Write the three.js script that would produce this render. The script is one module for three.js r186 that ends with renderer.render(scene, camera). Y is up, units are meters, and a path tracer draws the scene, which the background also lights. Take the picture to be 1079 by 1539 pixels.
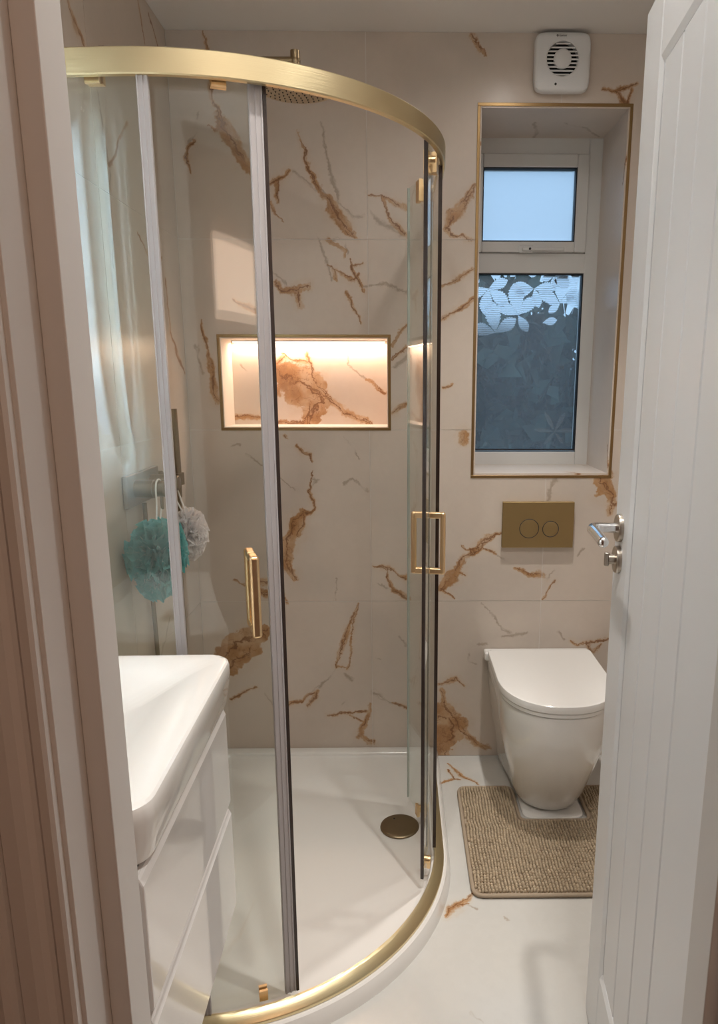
import * as THREE from 'three';
import { RoundedBoxGeometry } from 'three/addons/geometries/RoundedBoxGeometry.js';
import { mergeGeometries, mergeVertices, toCreasedNormals } from 'three/addons/utils/BufferGeometryUtils.js';
import { RectAreaLightUniformsLib } from 'three/addons/lights/RectAreaLightUniformsLib.js';

// ------------------------------------------------------------------ camera, sky, exposure
RectAreaLightUniformsLib.init();
const scene = new THREE.Scene();
const renderer = new THREE.WebGLRenderer({ antialias: true });
renderer.toneMapping = THREE.LinearToneMapping;
renderer.toneMappingExposure = 1.0;
renderer.shadowMap.enabled = true;
renderer.shadowMap.type = THREE.PCFSoftShadowMap;

const FOCAL = 1053.77, CX = 615.4, CY = 795.6;           // the photograph is a crop: the lens axis is not its middle
const camera = new THREE.PerspectiveCamera(2 * Math.atan(CY / FOCAL) * 180 / Math.PI, CX / CY, 0.02, 40);
camera.position.set(0.097, 1.357, 2.372);
camera.rotation.order = 'YXZ';
camera.rotation.set(THREE.MathUtils.degToRad(-11.86), THREE.MathUtils.degToRad(-0.897), THREE.MathUtils.degToRad(0.062));
camera.setViewOffset(2 * CX, 2 * CY, 0, 0, 1079, 1539);

scene.background = new THREE.Color().setRGB(0.65, 0.95, 1.32);   // overcast late-afternoon sky
scene.backgroundIntensity = 1.0;

// light levels of the fittings (candela for the spots, nits for the strips)
const LIGHT = { toilet: [5.4, 0.35], door: [4.8, 1.1], shower: [2.7, 1.25], niche: 50, mirror: 400, hall: 2.7 };   // downlights: [beam, spill]
const WARM = new THREE.Color().setRGB(1.0, 0.95, 0.89), AMBER = new THREE.Color().setRGB(1.0, 0.69, 0.50);
const COOL = new THREE.Color().setRGB(0.56, 0.81, 1.0), HALL = new THREE.Color().setRGB(1.0, 0.69, 0.50);

// ------------------------------------------------------------------ helpers
function mulberry(a) { return () => { a = (a + 0x6d2b79f5) | 0; let t = Math.imul(a ^ (a >>> 15), 1 | a); t = (t + Math.imul(t ^ (t >>> 7), 61 | t)) ^ t; return ((t ^ (t >>> 14)) >>> 0) / 4294967296; }; }
function hash(ix, iy) { let h = Math.imul(ix, 374761393) + Math.imul(iy, 668265263) | 0; h = Math.imul(h ^ (h >>> 13), 1274126177); return ((h ^ (h >>> 16)) >>> 0) / 4294967296; }
function noise(x, y) {
  const ix = Math.floor(x), iy = Math.floor(y), fx = x - ix, fy = y - iy, u = fx * fx * (3 - 2 * fx), v = fy * fy * (3 - 2 * fy);
  const a = hash(ix, iy), b = hash(ix + 1, iy), c = hash(ix, iy + 1), d = hash(ix + 1, iy + 1);
  return a + (b - a) * u + (c - a) * v + (a - b - c + d) * u * v;
}
function fbm(x, y, n = 4) { let s = 0, a = 0.5, t = 0; for (let i = 0; i < n; i++) { s += a * noise(x, y); t += a; a *= 0.5; x = x * 2.03 + 17.1; y = y * 2.03 + 9.7; } return s / t; }
const smooth = (a, b, x) => { const t = Math.min(1, Math.max(0, (x - a) / (b - a))); return t * t * (3 - 2 * t); };
const V = (x, y, z) => new THREE.Vector3(x, y, z);
const rad = THREE.MathUtils.degToRad;

const used = new Map(), base = new WeakMap();
function numbered(name) { const n = used.get(name) ?? 0; used.set(name, n + 1); return n ? name + '_' + String(n).padStart(3, '0') : name; }
function thing(name, at, label, category, group) {
  const o = new THREE.Group(); o.name = numbered(name); o.position.set(...at); base.set(o, V(...at)); scene.add(o);
  if (label) o.userData.label = label;
  if (category) o.userData.category = category;
  if (group) o.userData.group = group;
  return o;
}
function setting(name, at) { const o = thing(name, at); o.userData.kind = 'structure'; return o; }
function clean(g) {
  g = g.index ? g.toNonIndexed() : g.clone();
  for (const k of Object.keys(g.attributes)) if (!['position', 'normal', 'uv'].includes(k)) g.deleteAttribute(k);
  if (!g.attributes.normal) g.computeVertexNormals();
  if (!g.attributes.uv) g.setAttribute('uv', new THREE.BufferAttribute(new Float32Array(g.attributes.position.count * 2), 2));
  g.morphAttributes = {}; g.clearGroups();
  return g;
}
// geometry in world coordinates becomes one named mesh under its thing (or under a part of it)
function part(parent, name, geos, material, label) {
  const list = [].concat(geos).map(clean), g = list.length > 1 ? mergeGeometries(list) : list[0];
  const b = base.get(parent); g.translate(-b.x, -b.y, -b.z);
  const m = new THREE.Mesh(g, material); m.name = numbered(name); m.castShadow = m.receiveShadow = true;
  if (label) m.userData.label = label;
  base.set(m, b); parent.add(m);
  return m;
}
// a single-mesh piece of the setting, or a thing that is one mesh
const world = { add(m) { scene.add(m); } }; base.set(world, V(0, 0, 0));
function struct(name, geos, material) { const m = part(world, name, geos, material); m.userData.kind = 'structure'; return m; }
function single(name, geos, material, label, category, group) { const m = part(world, name, geos, material, label); m.userData.category = category; if (group) m.userData.group = group; return m; }
const bx = (x0, x1, y0, y1, z0, z1, r = 0, seg = 2) => (r ? new RoundedBoxGeometry(x1 - x0, y1 - y0, z1 - z0, seg, r) : new THREE.BoxGeometry(x1 - x0, y1 - y0, z1 - z0)).translate((x0 + x1) / 2, (y0 + y1) / 2, (z0 + z1) / 2);
function mesh(pos, uv, idx) { const g = new THREE.BufferGeometry(); g.setAttribute('position', new THREE.Float32BufferAttribute(pos, 3)); if (uv) g.setAttribute('uv', new THREE.Float32BufferAttribute(uv, 2)); if (idx) g.setIndex(idx); g.computeVertexNormals(); return g; }
function rod(a, b, r, seg = 20, r2 = r) { const d = b.clone().sub(a), g = new THREE.CylinderGeometry(r2, r, d.length(), seg); g.applyQuaternion(new THREE.Quaternion().setFromUnitVectors(V(0, 1, 0), d.normalize())); return g.translate((a.x + b.x) / 2, (a.y + b.y) / 2, (a.z + b.z) / 2); }
const tube = (pts, r, n = 60, seg = 12, closed = false) => new THREE.TubeGeometry(new THREE.CatmullRomCurve3(pts, closed, 'centripetal'), n, r, seg, closed);
function extrudeY(pts, y0, y1) {                          // a plan outline [x, z] stood up between two heights
  const s = new THREE.Shape(pts.map(([x, z]) => new THREE.Vector2(x, -z)));
  return new THREE.ExtrudeGeometry(s, { depth: y1 - y0, bevelEnabled: false }).rotateX(-Math.PI / 2).translate(0, y0, 0);
}
// rings of equal length lofted; caps closes the ends
function loft(rings, capA = true, capB = true, crease = 0.7, closed = true) {
  const n = rings[0].length, pos = [], uv = [], idx = [];
  rings.forEach((r, k) => r.forEach((p, i) => { pos.push(p.x, p.y, p.z); uv.push(i / n, k / rings.length); }));
  for (let k = 0; k + 1 < rings.length; k++) for (let i = 0; i < (closed ? n : n - 1); i++) { const j = (i + 1) % n, a = k * n + i, b = k * n + j, c = a + n, d = b + n; idx.push(a, b, d, a, d, c); }
  const cap = (k, flip) => { const c = rings[k].reduce((s, p) => s.add(p), V(0, 0, 0)).multiplyScalar(1 / n); const m = pos.length / 3; pos.push(c.x, c.y, c.z); uv.push(0.5, 0.5); for (let i = 0; i < n; i++) { const a = k * n + i, b = k * n + (i + 1) % n; flip ? idx.push(m, b, a) : idx.push(m, a, b); } };
  if (capA) cap(0, true);
  if (capB) cap(rings.length - 1, false);
  return crease ? toCreasedNormals(mesh(pos, uv, idx), crease) : mesh(pos, uv, idx);
}
// a flat panel with rectangular openings on a plane: point = O + a U + b V + c N (U x V = N), front at c1, back at c0
function panel(f, a0, a1, b0, b1, holes, c0, c1, uvOf = (a, b) => [a, b]) {
  const cut = (lo, hi, k) => [...new Set([lo, hi, ...holes.flatMap((h) => [h[k], h[k + 1]]).filter((v) => v > lo + 1e-6 && v < hi - 1e-6)])].sort((p, q) => p - q);
  const A = cut(a0, a1, 0), B = cut(b0, b1, 2), pos = [], uv = [], idx = [];
  const P = (a, b, c) => [0, 1, 2].map((k) => f.O[k] + a * f.U[k] + b * f.V[k] + c * f.N[k]);
  const quad = (pts) => { const m = pos.length / 3; for (const [a, b, c] of pts) { pos.push(...P(a, b, c)); uv.push(...uvOf(a, b)); } idx.push(m, m + 1, m + 2, m, m + 2, m + 3); };
  const full = (i, j) => { if (i < 0 || j < 0 || i >= A.length - 1 || j >= B.length - 1) return false; const a = (A[i] + A[i + 1]) / 2, b = (B[j] + B[j + 1]) / 2; return !holes.some((h) => a > h[0] && a < h[1] && b > h[2] && b < h[3]); };
  for (let i = 0; i < A.length - 1; i++) for (let j = 0; j < B.length - 1; j++) if (full(i, j)) {
    const [p, q, r, s] = [A[i], A[i + 1], B[j], B[j + 1]];
    quad([[p, r, c1], [q, r, c1], [q, s, c1], [p, s, c1]]); quad([[q, r, c0], [p, r, c0], [p, s, c0], [q, s, c0]]);
    if (!full(i - 1, j)) quad([[p, r, c0], [p, r, c1], [p, s, c1], [p, s, c0]]);
    if (!full(i + 1, j)) quad([[q, r, c1], [q, r, c0], [q, s, c0], [q, s, c1]]);
    if (!full(i, j - 1)) quad([[p, r, c0], [q, r, c0], [q, r, c1], [p, r, c1]]);
    if (!full(i, j + 1)) quad([[p, s, c1], [q, s, c1], [q, s, c0], [p, s, c0]]);
  }
  const g = new THREE.BufferGeometry(); g.setAttribute('position', new THREE.Float32BufferAttribute(pos, 3)); g.setAttribute('uv', new THREE.Float32BufferAttribute(uv, 2)); g.setIndex(idx);
  const h = g.toNonIndexed(); h.computeVertexNormals(); return h;
}
const FRAME = {
  back: { O: [0, 0, 0], U: [1, 0, 0], V: [0, 1, 0], N: [0, 0, 1] }, left: { O: [-0.6, 0, 0], U: [0, 0, -1], V: [0, 1, 0], N: [1, 0, 0] },
  floor: { O: [0, 0, 0], U: [1, 0, 0], V: [0, 0, -1], N: [0, 1, 0] },
};

// ------------------------------------------------------------------ stone print: white marble porcelain with gold-brown and grey veins
function marble(W, H, x0, y0, w, h, seed, ground, draw) {
  const gold = new Float32Array(W * H), edge = new Float32Array(W * H), halo = new Float32Array(W * H), grey = new Float32Array(W * H), sx = W / w, sy = H / h;
  let k = 0;
  const vein = (isGold) => (...pts) => {
    k += 7.31;
    const big = Math.max(...pts.map((p) => p[2])) / 1000, reach = big * 1.5 + 0.014;
    let along = 0;
    for (let i = 0; i + 1 < pts.length; i++) {
      const [ax, ay, aw] = pts[i], [cx, cy, cw] = pts[i + 1], dx = cx - ax, dy = cy - ay, L = dx * dx + dy * dy, len = Math.sqrt(L);
      const broad = smooth(20, 60, Math.max(aw, cw)), loose = 0.45 + 0.42 * broad;
      const i0 = Math.max(0, Math.floor((Math.min(ax, cx) - reach - x0) * sx)), i1 = Math.min(W - 1, Math.ceil((Math.max(ax, cx) + reach - x0) * sx));
      const j0 = Math.max(0, Math.floor((Math.min(ay, cy) - reach - y0) * sy)), j1 = Math.min(H - 1, Math.ceil((Math.max(ay, cy) + reach - y0) * sy));
      for (let j = j0; j <= j1; j++) for (let q = i0; q <= i1; q++) {
        const X = x0 + (q + 0.5) / sx, Y = y0 + (j + 0.5) / sy;
        const ux = X - ax, uy = Y - ay, tt = (ux * dx + uy * dy) / L;
        if (Math.hypot(ux - Math.min(1, Math.max(0, tt)) * dx, uy - Math.min(1, Math.max(0, tt)) * dy) > reach) continue;
        const amp = 0.0045 + big * 0.16, fx = (fbm(X * 190 + k, Y * 190, 2) - 0.5) * 0.006, fy = (fbm(X * 190, Y * 190 + k, 2) - 0.5) * 0.006;
        const wx = X + (fbm(X * 34 + k, Y * 34, 4) - 0.5) * amp * 2.6 + fx, wy = Y + (fbm(X * 34 - k, Y * 34 + 31, 4) - 0.5) * amp * 2.6 + fy;
        const t = Math.min(1, Math.max(0, ((wx - ax) * dx + (wy - ay) * dy) / L)), ex = wx - ax - t * dx, ey = wy - ay - t * dy, d = Math.hypot(ex, ey), side = Math.sign(dx * ey - dy * ex) * d, at = j * W + q;
        const full = (aw + (cw - aw) * t) / 2000, s = along + t * len, hw = full * (loose + (1.4 - loose) * noise(s * 16 + k, k));
        if (isGold) {
          const wisp = smooth(0.30, 0.62, fbm(s * 22 + k, side * 190 + k, 3));          // streaks that run with the vein
          gold[at] = Math.max(gold[at], (1 - smooth(hw * (0.42 + 0.5 * broad), hw * (1.12 - 0.06 * broad) + 0.0012, d)) * (0.62 + 0.26 * broad + (0.38 - 0.26 * broad) * wisp));
          for (let m = 0; m < 3; m++) {                                                 // thin dark cracks wandering inside it
            const off = full * 1.7 * (fbm(s * 13 + m * 19 + k, m * 7 + k, 3) - 0.5), on = smooth(0.42, 0.60, noise(s * 19 + m * 31 + k, m * 3.3));
            edge[at] = Math.max(edge[at], (1 - smooth(0.0004, 0.0010 + full * 0.11, Math.abs(side - off))) * on * (d < full * 1.1 + 0.001 ? 1 : 0));
          }
          halo[at] = Math.max(halo[at], (1 - smooth(hw * 0.5, hw * 2.2 + 0.010, d)) * smooth(0.38, 0.68, fbm(X * 24 + k, Y * 24, 3)) * (0.4 + 0.6 * wisp));
        } else grey[at] = Math.max(grey[at], (1 - smooth(hw * 0.15, hw * 1.1 + 0.001, d)) * smooth(0.32, 0.64, fbm(s * 26 + k, side * 120 + k, 3)));
      }
      along += len;
    }
  };
  draw(vein(true), vein(false));
  const data = new Uint8Array(W * H * 4);
  for (let j = 0; j < H; j++) for (let i = 0; i < W; i++) {
    const X = x0 + (i + 0.5) / sx + seed, Y = y0 + (j + 0.5) / sy, at = j * W + i, o = at * 4;
    const cloud = smooth(0.48, 0.78, fbm(X * 3.1, Y * 3.1 + seed, 3)), fine = fbm(X * 55, Y * 55, 2) - 0.5;
    let c = [ground[0] - 9 * cloud + 3 * fine, ground[1] - 8 * cloud + 3 * fine, ground[2] - 7 * cloud + 3 * fine];
    const mix = (rgb, a) => { c = c.map((v, n) => v + (rgb[n] - v) * a); };
    mix([200, 172, 140], halo[at] * 0.30);
    mix([152, 134, 116], grey[at] * 0.60);
    const tone = fbm(X * 22, Y * 22 + 5, 4), streak = fbm(X * 80, Y * 34, 3), crack = 1 - Math.min(1, Math.abs(fbm(X * 38 + 3, Y * 38, 4) - 0.5) / 0.022);
    mix([188 - 40 * tone + 20 * streak, 145 - 40 * tone + 18 * streak, 102 - 36 * tone + 14 * streak], gold[at] * (0.62 + 0.36 * smooth(0.28, 0.62, tone)));
    mix([116, 76, 48], Math.max(edge[at] * 0.74, gold[at] * Math.max(0, crack) * 0.45));
    for (let n = 0; n < 3; n++) data[o + n] = Math.max(0, Math.min(255, c[n]));
    data[o + 3] = 255;
  }
  const t = new THREE.DataTexture(data, W, H, THREE.RGBAFormat); t.colorSpace = THREE.SRGBColorSpace; t.magFilter = THREE.LinearFilter; t.minFilter = THREE.LinearMipmapLinearFilter; t.generateMipmaps = true; t.wrapS = t.wrapT = THREE.MirroredRepeatWrapping; t.needsUpdate = true;
  return t;
}
function scatter(seed, x0, x1, y0, y1, n) {               // loose veins for the walls the photograph hardly shows
  return (gold, grey) => {
    const R = mulberry(seed);
    for (let i = 0; i < n; i++) {
      let x = x0 + R() * (x1 - x0), y = y0 + R() * (y1 - y0), a = -1.2 + R() * 0.9, pts = [];
      for (let s = 0; s < 5; s++) { pts.push([x, y, 6 + R() * 18]); a += (R() - 0.5) * 0.9; x += Math.cos(a) * 0.05; y += Math.sin(a) * 0.05; }
      (R() < 0.55 ? gold : grey)(...pts);
    }
  };
}

// back wall: the veins stand where the photograph shows them (metres on the wall, width in millimetres)
const backPrint = marble(1366, 2048, -0.6, 0, 1.6, 2.4, 0, [212, 199, 187], (gold, grey) => {
  gold([-0.484,2.388,9], [-0.473,2.335,12], [-0.470,2.254,14], [-0.467,2.190,14], [-0.448,2.140,30], [-0.412,2.080,44], [-0.364,1.999,33], [-0.316,1.932,21], [-0.294,1.887,19], [-0.269,1.846,7]);
  gold([-0.444,2.133,12], [-0.465,2.114,9], [-0.489,2.127,7]);
  grey([-0.509,2.162,7], [-0.531,2.100,12], [-0.547,2.078,19]);
  gold([-0.528,2.085,12], [-0.550,2.066,16], [-0.560,2.038,19], [-0.548,1.990,7]);
  gold([-0.314,1.963,21], [-0.279,1.975,21], [-0.243,2.000,12]);
  gold([-0.279,1.975,14], [-0.288,1.936,19], [-0.275,1.907,7]);
  grey([-0.230,1.998,19], [-0.169,1.956,21], [-0.108,1.918,14]);
  gold([-0.210,2.108,7], [-0.203,2.080,9], [-0.191,2.051,21], [-0.181,1.998,16], [-0.153,1.956,16], [-0.124,1.921,21], [-0.098,1.882,42], [-0.074,1.839,42], [-0.043,1.808,21]);
  grey([-0.140,2.136,7], [-0.125,2.052,14], [-0.091,1.918,14], [-0.046,1.869,16], [-0.008,1.873,7]);
  gold([-0.092,1.882,19], [-0.047,1.820,21]);
  gold([0.003,1.936,5], [0.043,1.930,14], [0.076,1.913,19], [0.124,1.893,21]);
  gold([0.051,1.928,14], [0.061,1.893,12], [0.076,1.856,16], [0.120,1.818,26]);
  grey([0.007,1.883,9], [0.048,1.850,19], [0.101,1.820,21]);
  gold([0.337,1.962,16], [0.315,1.925,35], [0.286,1.884,37], [0.257,1.857,28], [0.247,1.837,21], [0.270,1.815,14], [0.338,1.803,7]);
  gold([0.317,2.387,21], [0.333,2.364,19], [0.358,2.329,16]);
  gold([0.720,2.238,7], [0.765,2.233,12], [0.795,2.242,12], [0.828,2.252,12]);
  gold([0.771,2.233,14], [0.789,2.207,19], [0.806,2.198,12], [0.816,2.235,12]);
  gold([-0.301,1.674,14], [-0.274,1.650,23], [-0.231,1.646,26], [-0.188,1.661,19]);
  gold([-0.227,1.642,19], [-0.218,1.601,19]);
  grey([-0.308,1.709,5], [-0.263,1.662,12]);
  gold([-0.123,1.796,21], [-0.100,1.786,21], [-0.075,1.768,21], [-0.075,1.752,12]);
  grey([-0.123,1.796,21], [-0.072,1.796,19], [-0.067,1.760,12]);
  gold([-0.054,1.738,9], [-0.046,1.708,14], [-0.028,1.669,14], [-0.015,1.641,12]);
  gold([-0.046,1.720,12], [-0.020,1.728,9]);
  gold([-0.127,1.728,7], [-0.106,1.709,12], [-0.068,1.687,12], [-0.043,1.675,12], [-0.027,1.700,7]);
  gold([-0.106,1.709,14], [-0.098,1.677,9]);
  gold([-0.067,1.636,14], [-0.046,1.591,14], [-0.025,1.544,9]);
  grey([-0.017,1.659,7], [0.058,1.669,9], [0.124,1.639,14]);
  gold([0.126,1.540,16], [0.092,1.504,14], [0.076,1.475,19]);
  gold([0.124,1.464,14], [0.083,1.434,19]);
  grey([0.127,1.441,21], [0.083,1.409,16]);
  gold([0.124,1.286,16], [0.078,1.255,21]);
  gold([0.336,1.709,21], [0.293,1.686,16], [0.240,1.658,19]);
  gold([0.338,1.619,21], [0.295,1.590,16], [0.241,1.561,19]);
  gold([0.270,1.349,14], [0.241,1.338,12]);
  gold([-0.539,1.559,7], [-0.529,1.471,9], [-0.517,1.387,26], [-0.504,1.301,30]);
  grey([-0.562,1.471,14], [-0.552,1.387,21]);
  gold([-0.435,1.621,7], [-0.410,1.603,19], [-0.362,1.584,21]);
  grey([-0.163,1.819,7], [-0.113,1.679,9]);
  gold([-0.286,1.180,14], [-0.278,1.169,9]);
  gold([-0.247,1.149,9], [-0.223,1.124,12], [-0.199,1.118,12], [-0.193,1.093,9]);
  gold([-0.200,1.066,7], [-0.203,1.034,12], [-0.209,1.000,16], [-0.198,0.970,14], [-0.190,0.938,12], [-0.207,0.924,14], [-0.232,0.914,21], [-0.251,0.884,42], [-0.261,0.856,47], [-0.283,0.814,40], [-0.294,0.774,42], [-0.288,0.731,44], [-0.267,0.678,33]);
  gold([-0.230,0.914,21], [-0.233,0.877,21], [-0.250,0.837,23]);
  grey([-0.194,1.034,14], [-0.177,1.025,12], [-0.207,1.000,14]);
  gold([-0.476,0.676,14], [-0.446,0.661,9], [-0.402,0.666,23], [-0.353,0.673,28]);
  gold([-0.430,0.707,21], [-0.415,0.639,28], [-0.359,0.634,33]);
  grey([-0.416,1.118,7], [-0.357,1.079,9], [-0.257,0.997,9]);
  grey([-0.477,1.147,12], [-0.430,1.151,9]);
  gold([-0.304,0.627,7], [-0.298,0.597,9]);
  grey([-0.129,0.609,12], [-0.123,0.682,5]);
  grey([-0.086,1.180,7], [-0.035,1.102,7]);
  grey([-0.093,1.018,14], [-0.059,1.036,12], [-0.007,0.993,9]);
  gold([0.006,0.727,7], [0.045,0.722,16], [0.076,0.710,16], [0.124,0.688,23]);
  gold([0.057,0.725,14], [0.062,0.686,14], [0.080,0.645,16], [0.125,0.613,28]);
  grey([0.010,0.674,7], [0.059,0.647,21], [0.099,0.615,16]);
  gold([0.448,0.845,14], [0.429,0.840,21], [0.415,0.833,28], [0.393,0.812,35], [0.366,0.786,40], [0.345,0.769,28], [0.317,0.753,30], [0.306,0.722,33], [0.295,0.693,40], [0.267,0.673,40], [0.246,0.647,23], [0.263,0.625,16], [0.291,0.607,9]);
  gold([0.359,0.786,9], [0.335,0.786,7], [0.317,0.800,5]);
  gold([0.389,0.791,7], [0.412,0.786,9], [0.433,0.772,7]);
  gold([0.314,0.700,9], [0.330,0.690,5]);
  grey([0.433,0.772,5], [0.471,0.747,5], [0.502,0.723,7]);
  gold([0.502,0.721,9], [0.524,0.711,12], [0.557,0.699,14], [0.576,0.694,21], [0.592,0.694,28]);
  gold([0.642,0.674,12], [0.625,0.640,9], [0.605,0.606,9]);
  grey([0.641,0.713,12], [0.614,0.675,16]);
  grey([0.742,0.790,12], [0.722,0.766,9]);
  gold([0.798,1.037,51], [0.804,1.005,56], [0.825,0.973,28], [0.833,0.912,19]);
  grey([0.636,1.028,21], [0.613,0.987,14], [0.610,0.941,16]);
  gold([0.319,1.187,33], [0.315,1.160,19]);
  gold([-0.045,0.591,16], [-0.062,0.547,23], [-0.074,0.517,21], [-0.091,0.473,23], [-0.107,0.422,14], [-0.132,0.354,12]);
  gold([-0.052,0.572,9], [-0.067,0.498,9], [-0.073,0.445,9], [-0.079,0.374,7], [-0.091,0.349,9]);
  gold([-0.132,0.351,9], [-0.108,0.354,7], [-0.089,0.349,9]);
  grey([-0.134,0.352,14], [-0.162,0.303,14], [-0.216,0.254,14]);
  gold([-0.211,0.257,16], [-0.253,0.228,12], [-0.304,0.208,14]);
  gold([-0.201,0.254,16], [-0.226,0.215,19], [-0.239,0.197,12]);
  grey([-0.099,0.323,12], [-0.068,0.302,12]);
  gold([-0.162,0.162,12], [-0.133,0.168,14], [-0.089,0.175,12], [-0.048,0.177,14], [-0.021,0.183,19]);
  gold([-0.009,0.203,16], [-0.022,0.156,19], [-0.034,0.114,26], [-0.052,0.080,19]);
  gold([-0.049,0.088,21], [-0.005,0.060,28]);
  gold([-0.085,0.170,9], [-0.036,0.138,14]);
  grey([-0.110,0.212,21], [-0.059,0.243,16]);
  gold([-0.525,0.402,51], [-0.491,0.422,98], [-0.447,0.447,93], [-0.408,0.472,65], [-0.362,0.496,23]);
  gold([-0.511,0.361,70], [-0.473,0.399,60], [-0.443,0.432,47]);
  gold([-0.513,0.228,14], [-0.468,0.258,12], [-0.417,0.279,9]);
  grey([-0.389,0.258,14], [-0.366,0.219,21], [-0.357,0.198,16]);
  grey([0.006,0.255,23], [0.049,0.224,28], [0.098,0.198,19]);
  gold([0.074,0.211,14], [0.125,0.195,23]);
  grey([0.103,0.464,9], [0.125,0.434,16]);
  grey([0.003,0.397,7], [0.031,0.379,9]);
  gold([0.243,0.285,16], [0.272,0.288,21], [0.305,0.311,21], [0.335,0.279,12]);
  gold([0.253,0.254,19], [0.263,0.207,33], [0.293,0.170,42], [0.318,0.135,33], [0.343,0.085,33], [0.386,0.050,23], [0.431,0.025,19]);
  gold([0.249,0.149,84], [0.279,0.122,79], [0.265,0.069,70], [0.258,0.010,51]);
  gold([0.308,0.122,60], [0.319,0.069,28]);
  grey([0.347,0.402,14], [0.343,0.377,9], [0.367,0.362,19]);
  grey([0.380,0.438,14], [0.411,0.438,9]);
  gold([0.715,0.446,9], [0.734,0.436,14], [0.782,0.441,16], [0.815,0.448,12], [0.848,0.458,14]);
  gold([0.768,0.436,12], [0.801,0.410,21], [0.821,0.436,12]);
  grey([0.393,0.590,7], [0.442,0.533,9], [0.471,0.495,12], [0.491,0.477,16]);
  grey([0.467,0.470,12], [0.551,0.477,12]);
  grey([0.670,0.482,16], [0.695,0.456,16]);
});
const nichePrint = marble(900, 500, -0.5, 1.19, 0.59, 0.33, 40, [212, 199, 187], (gold, grey) => {

  gold([-0.331,1.389,60], [-0.308,1.371,90], [-0.274,1.355,110], [-0.239,1.339,110], [-0.205,1.320,90], [-0.187,1.293,70], [-0.207,1.246,65], [-0.217,1.204,65]);
  gold([-0.204,1.332,30], [-0.160,1.304,40], [-0.123,1.279,30], [-0.086,1.253,28], [-0.046,1.235,25], [-0.004,1.211,20]);
  gold([-0.224,1.457,18], [-0.211,1.423,20], [-0.198,1.384,22], [-0.185,1.348,22], [-0.158,1.316,20], [-0.135,1.286,12]);
  gold([-0.307,1.454,8], [-0.280,1.434,10], [-0.248,1.432,15], [-0.211,1.421,15]);
  gold([-0.329,1.421,20], [-0.299,1.439,25]);
  gold([-0.484,1.234,20], [-0.442,1.239,25], [-0.393,1.234,20], [-0.302,1.218,18], [-0.236,1.211,22]);
  gold([-0.218,1.274,12], [-0.223,1.246,15], [-0.240,1.218,12]);
  gold([-0.017,1.364,10], [0.007,1.353,20], [0.049,1.321,20]);
  grey([-0.081,1.450,8], [-0.076,1.416,8], [-0.017,1.364,8]);
  grey([-0.452,1.411,10], [-0.426,1.389,10]);
  grey([-0.271,1.423,20], [-0.238,1.389,20]);
});
const floorPrint = marble(1024, 1088, -0.6, 0, 1.6, 1.7, 70, [203, 201, 196], (gold, grey) => {

  gold([0.274,0.053,10], [0.295,0.098,15], [0.315,0.137,15], [0.368,0.188,12]);
  gold([0.238,0.182,8], [0.254,0.170,13], [0.283,0.158,13], [0.308,0.162,10]);
  gold([0.274,0.093,8], [0.283,0.128,13], [0.288,0.158,12]);
  gold([0.310,0.710,17], [0.290,0.728,17], [0.268,0.742,21], [0.252,0.761,25], [0.237,0.773,23], [0.221,0.799,13]);
  gold([0.255,0.764,17], [0.278,0.759,6]);
  grey([0.278,0.759,8], [0.303,0.774,10]);
  grey([0.369,0.803,8], [0.382,0.813,10]);
  grey([0.259,1.082,13], [0.267,1.097,21], [0.274,1.112,19]);  gold([-0.3, 1.3, 12], [-0.2, 1.36, 18], [-0.08, 1.45, 10]); grey([0.6, 1.2, 12], [0.7, 1.32, 14], [0.78, 1.5, 10]);
});
const leftPrint = marble(1024, 1450, 0, 0, 1.7, 2.4, 110, [212, 199, 187], (gold, grey) => {
  gold([0.70, 2.17, 10], [0.652, 2.116, 26], [0.62, 2.094, 12], [0.60, 2.06, 8]); gold([0.23, 2.36, 9], [0.209, 2.304, 12], [0.191, 2.27, 7]); gold([0.15, 2.37, 8], [0.10, 2.33, 12], [0.07, 2.31, 6]);
  gold([0.15, 1.66, 8], [0.138, 1.504, 14], [0.06, 1.42, 20], [0.02, 1.386, 10]); grey([0.56, 2.02, 10], [0.523, 1.851, 14], [0.55, 1.63, 10]);
  scatter(5, 0.1, 1.6, 0.1, 2.3, 22)(gold, grey);
});

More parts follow.
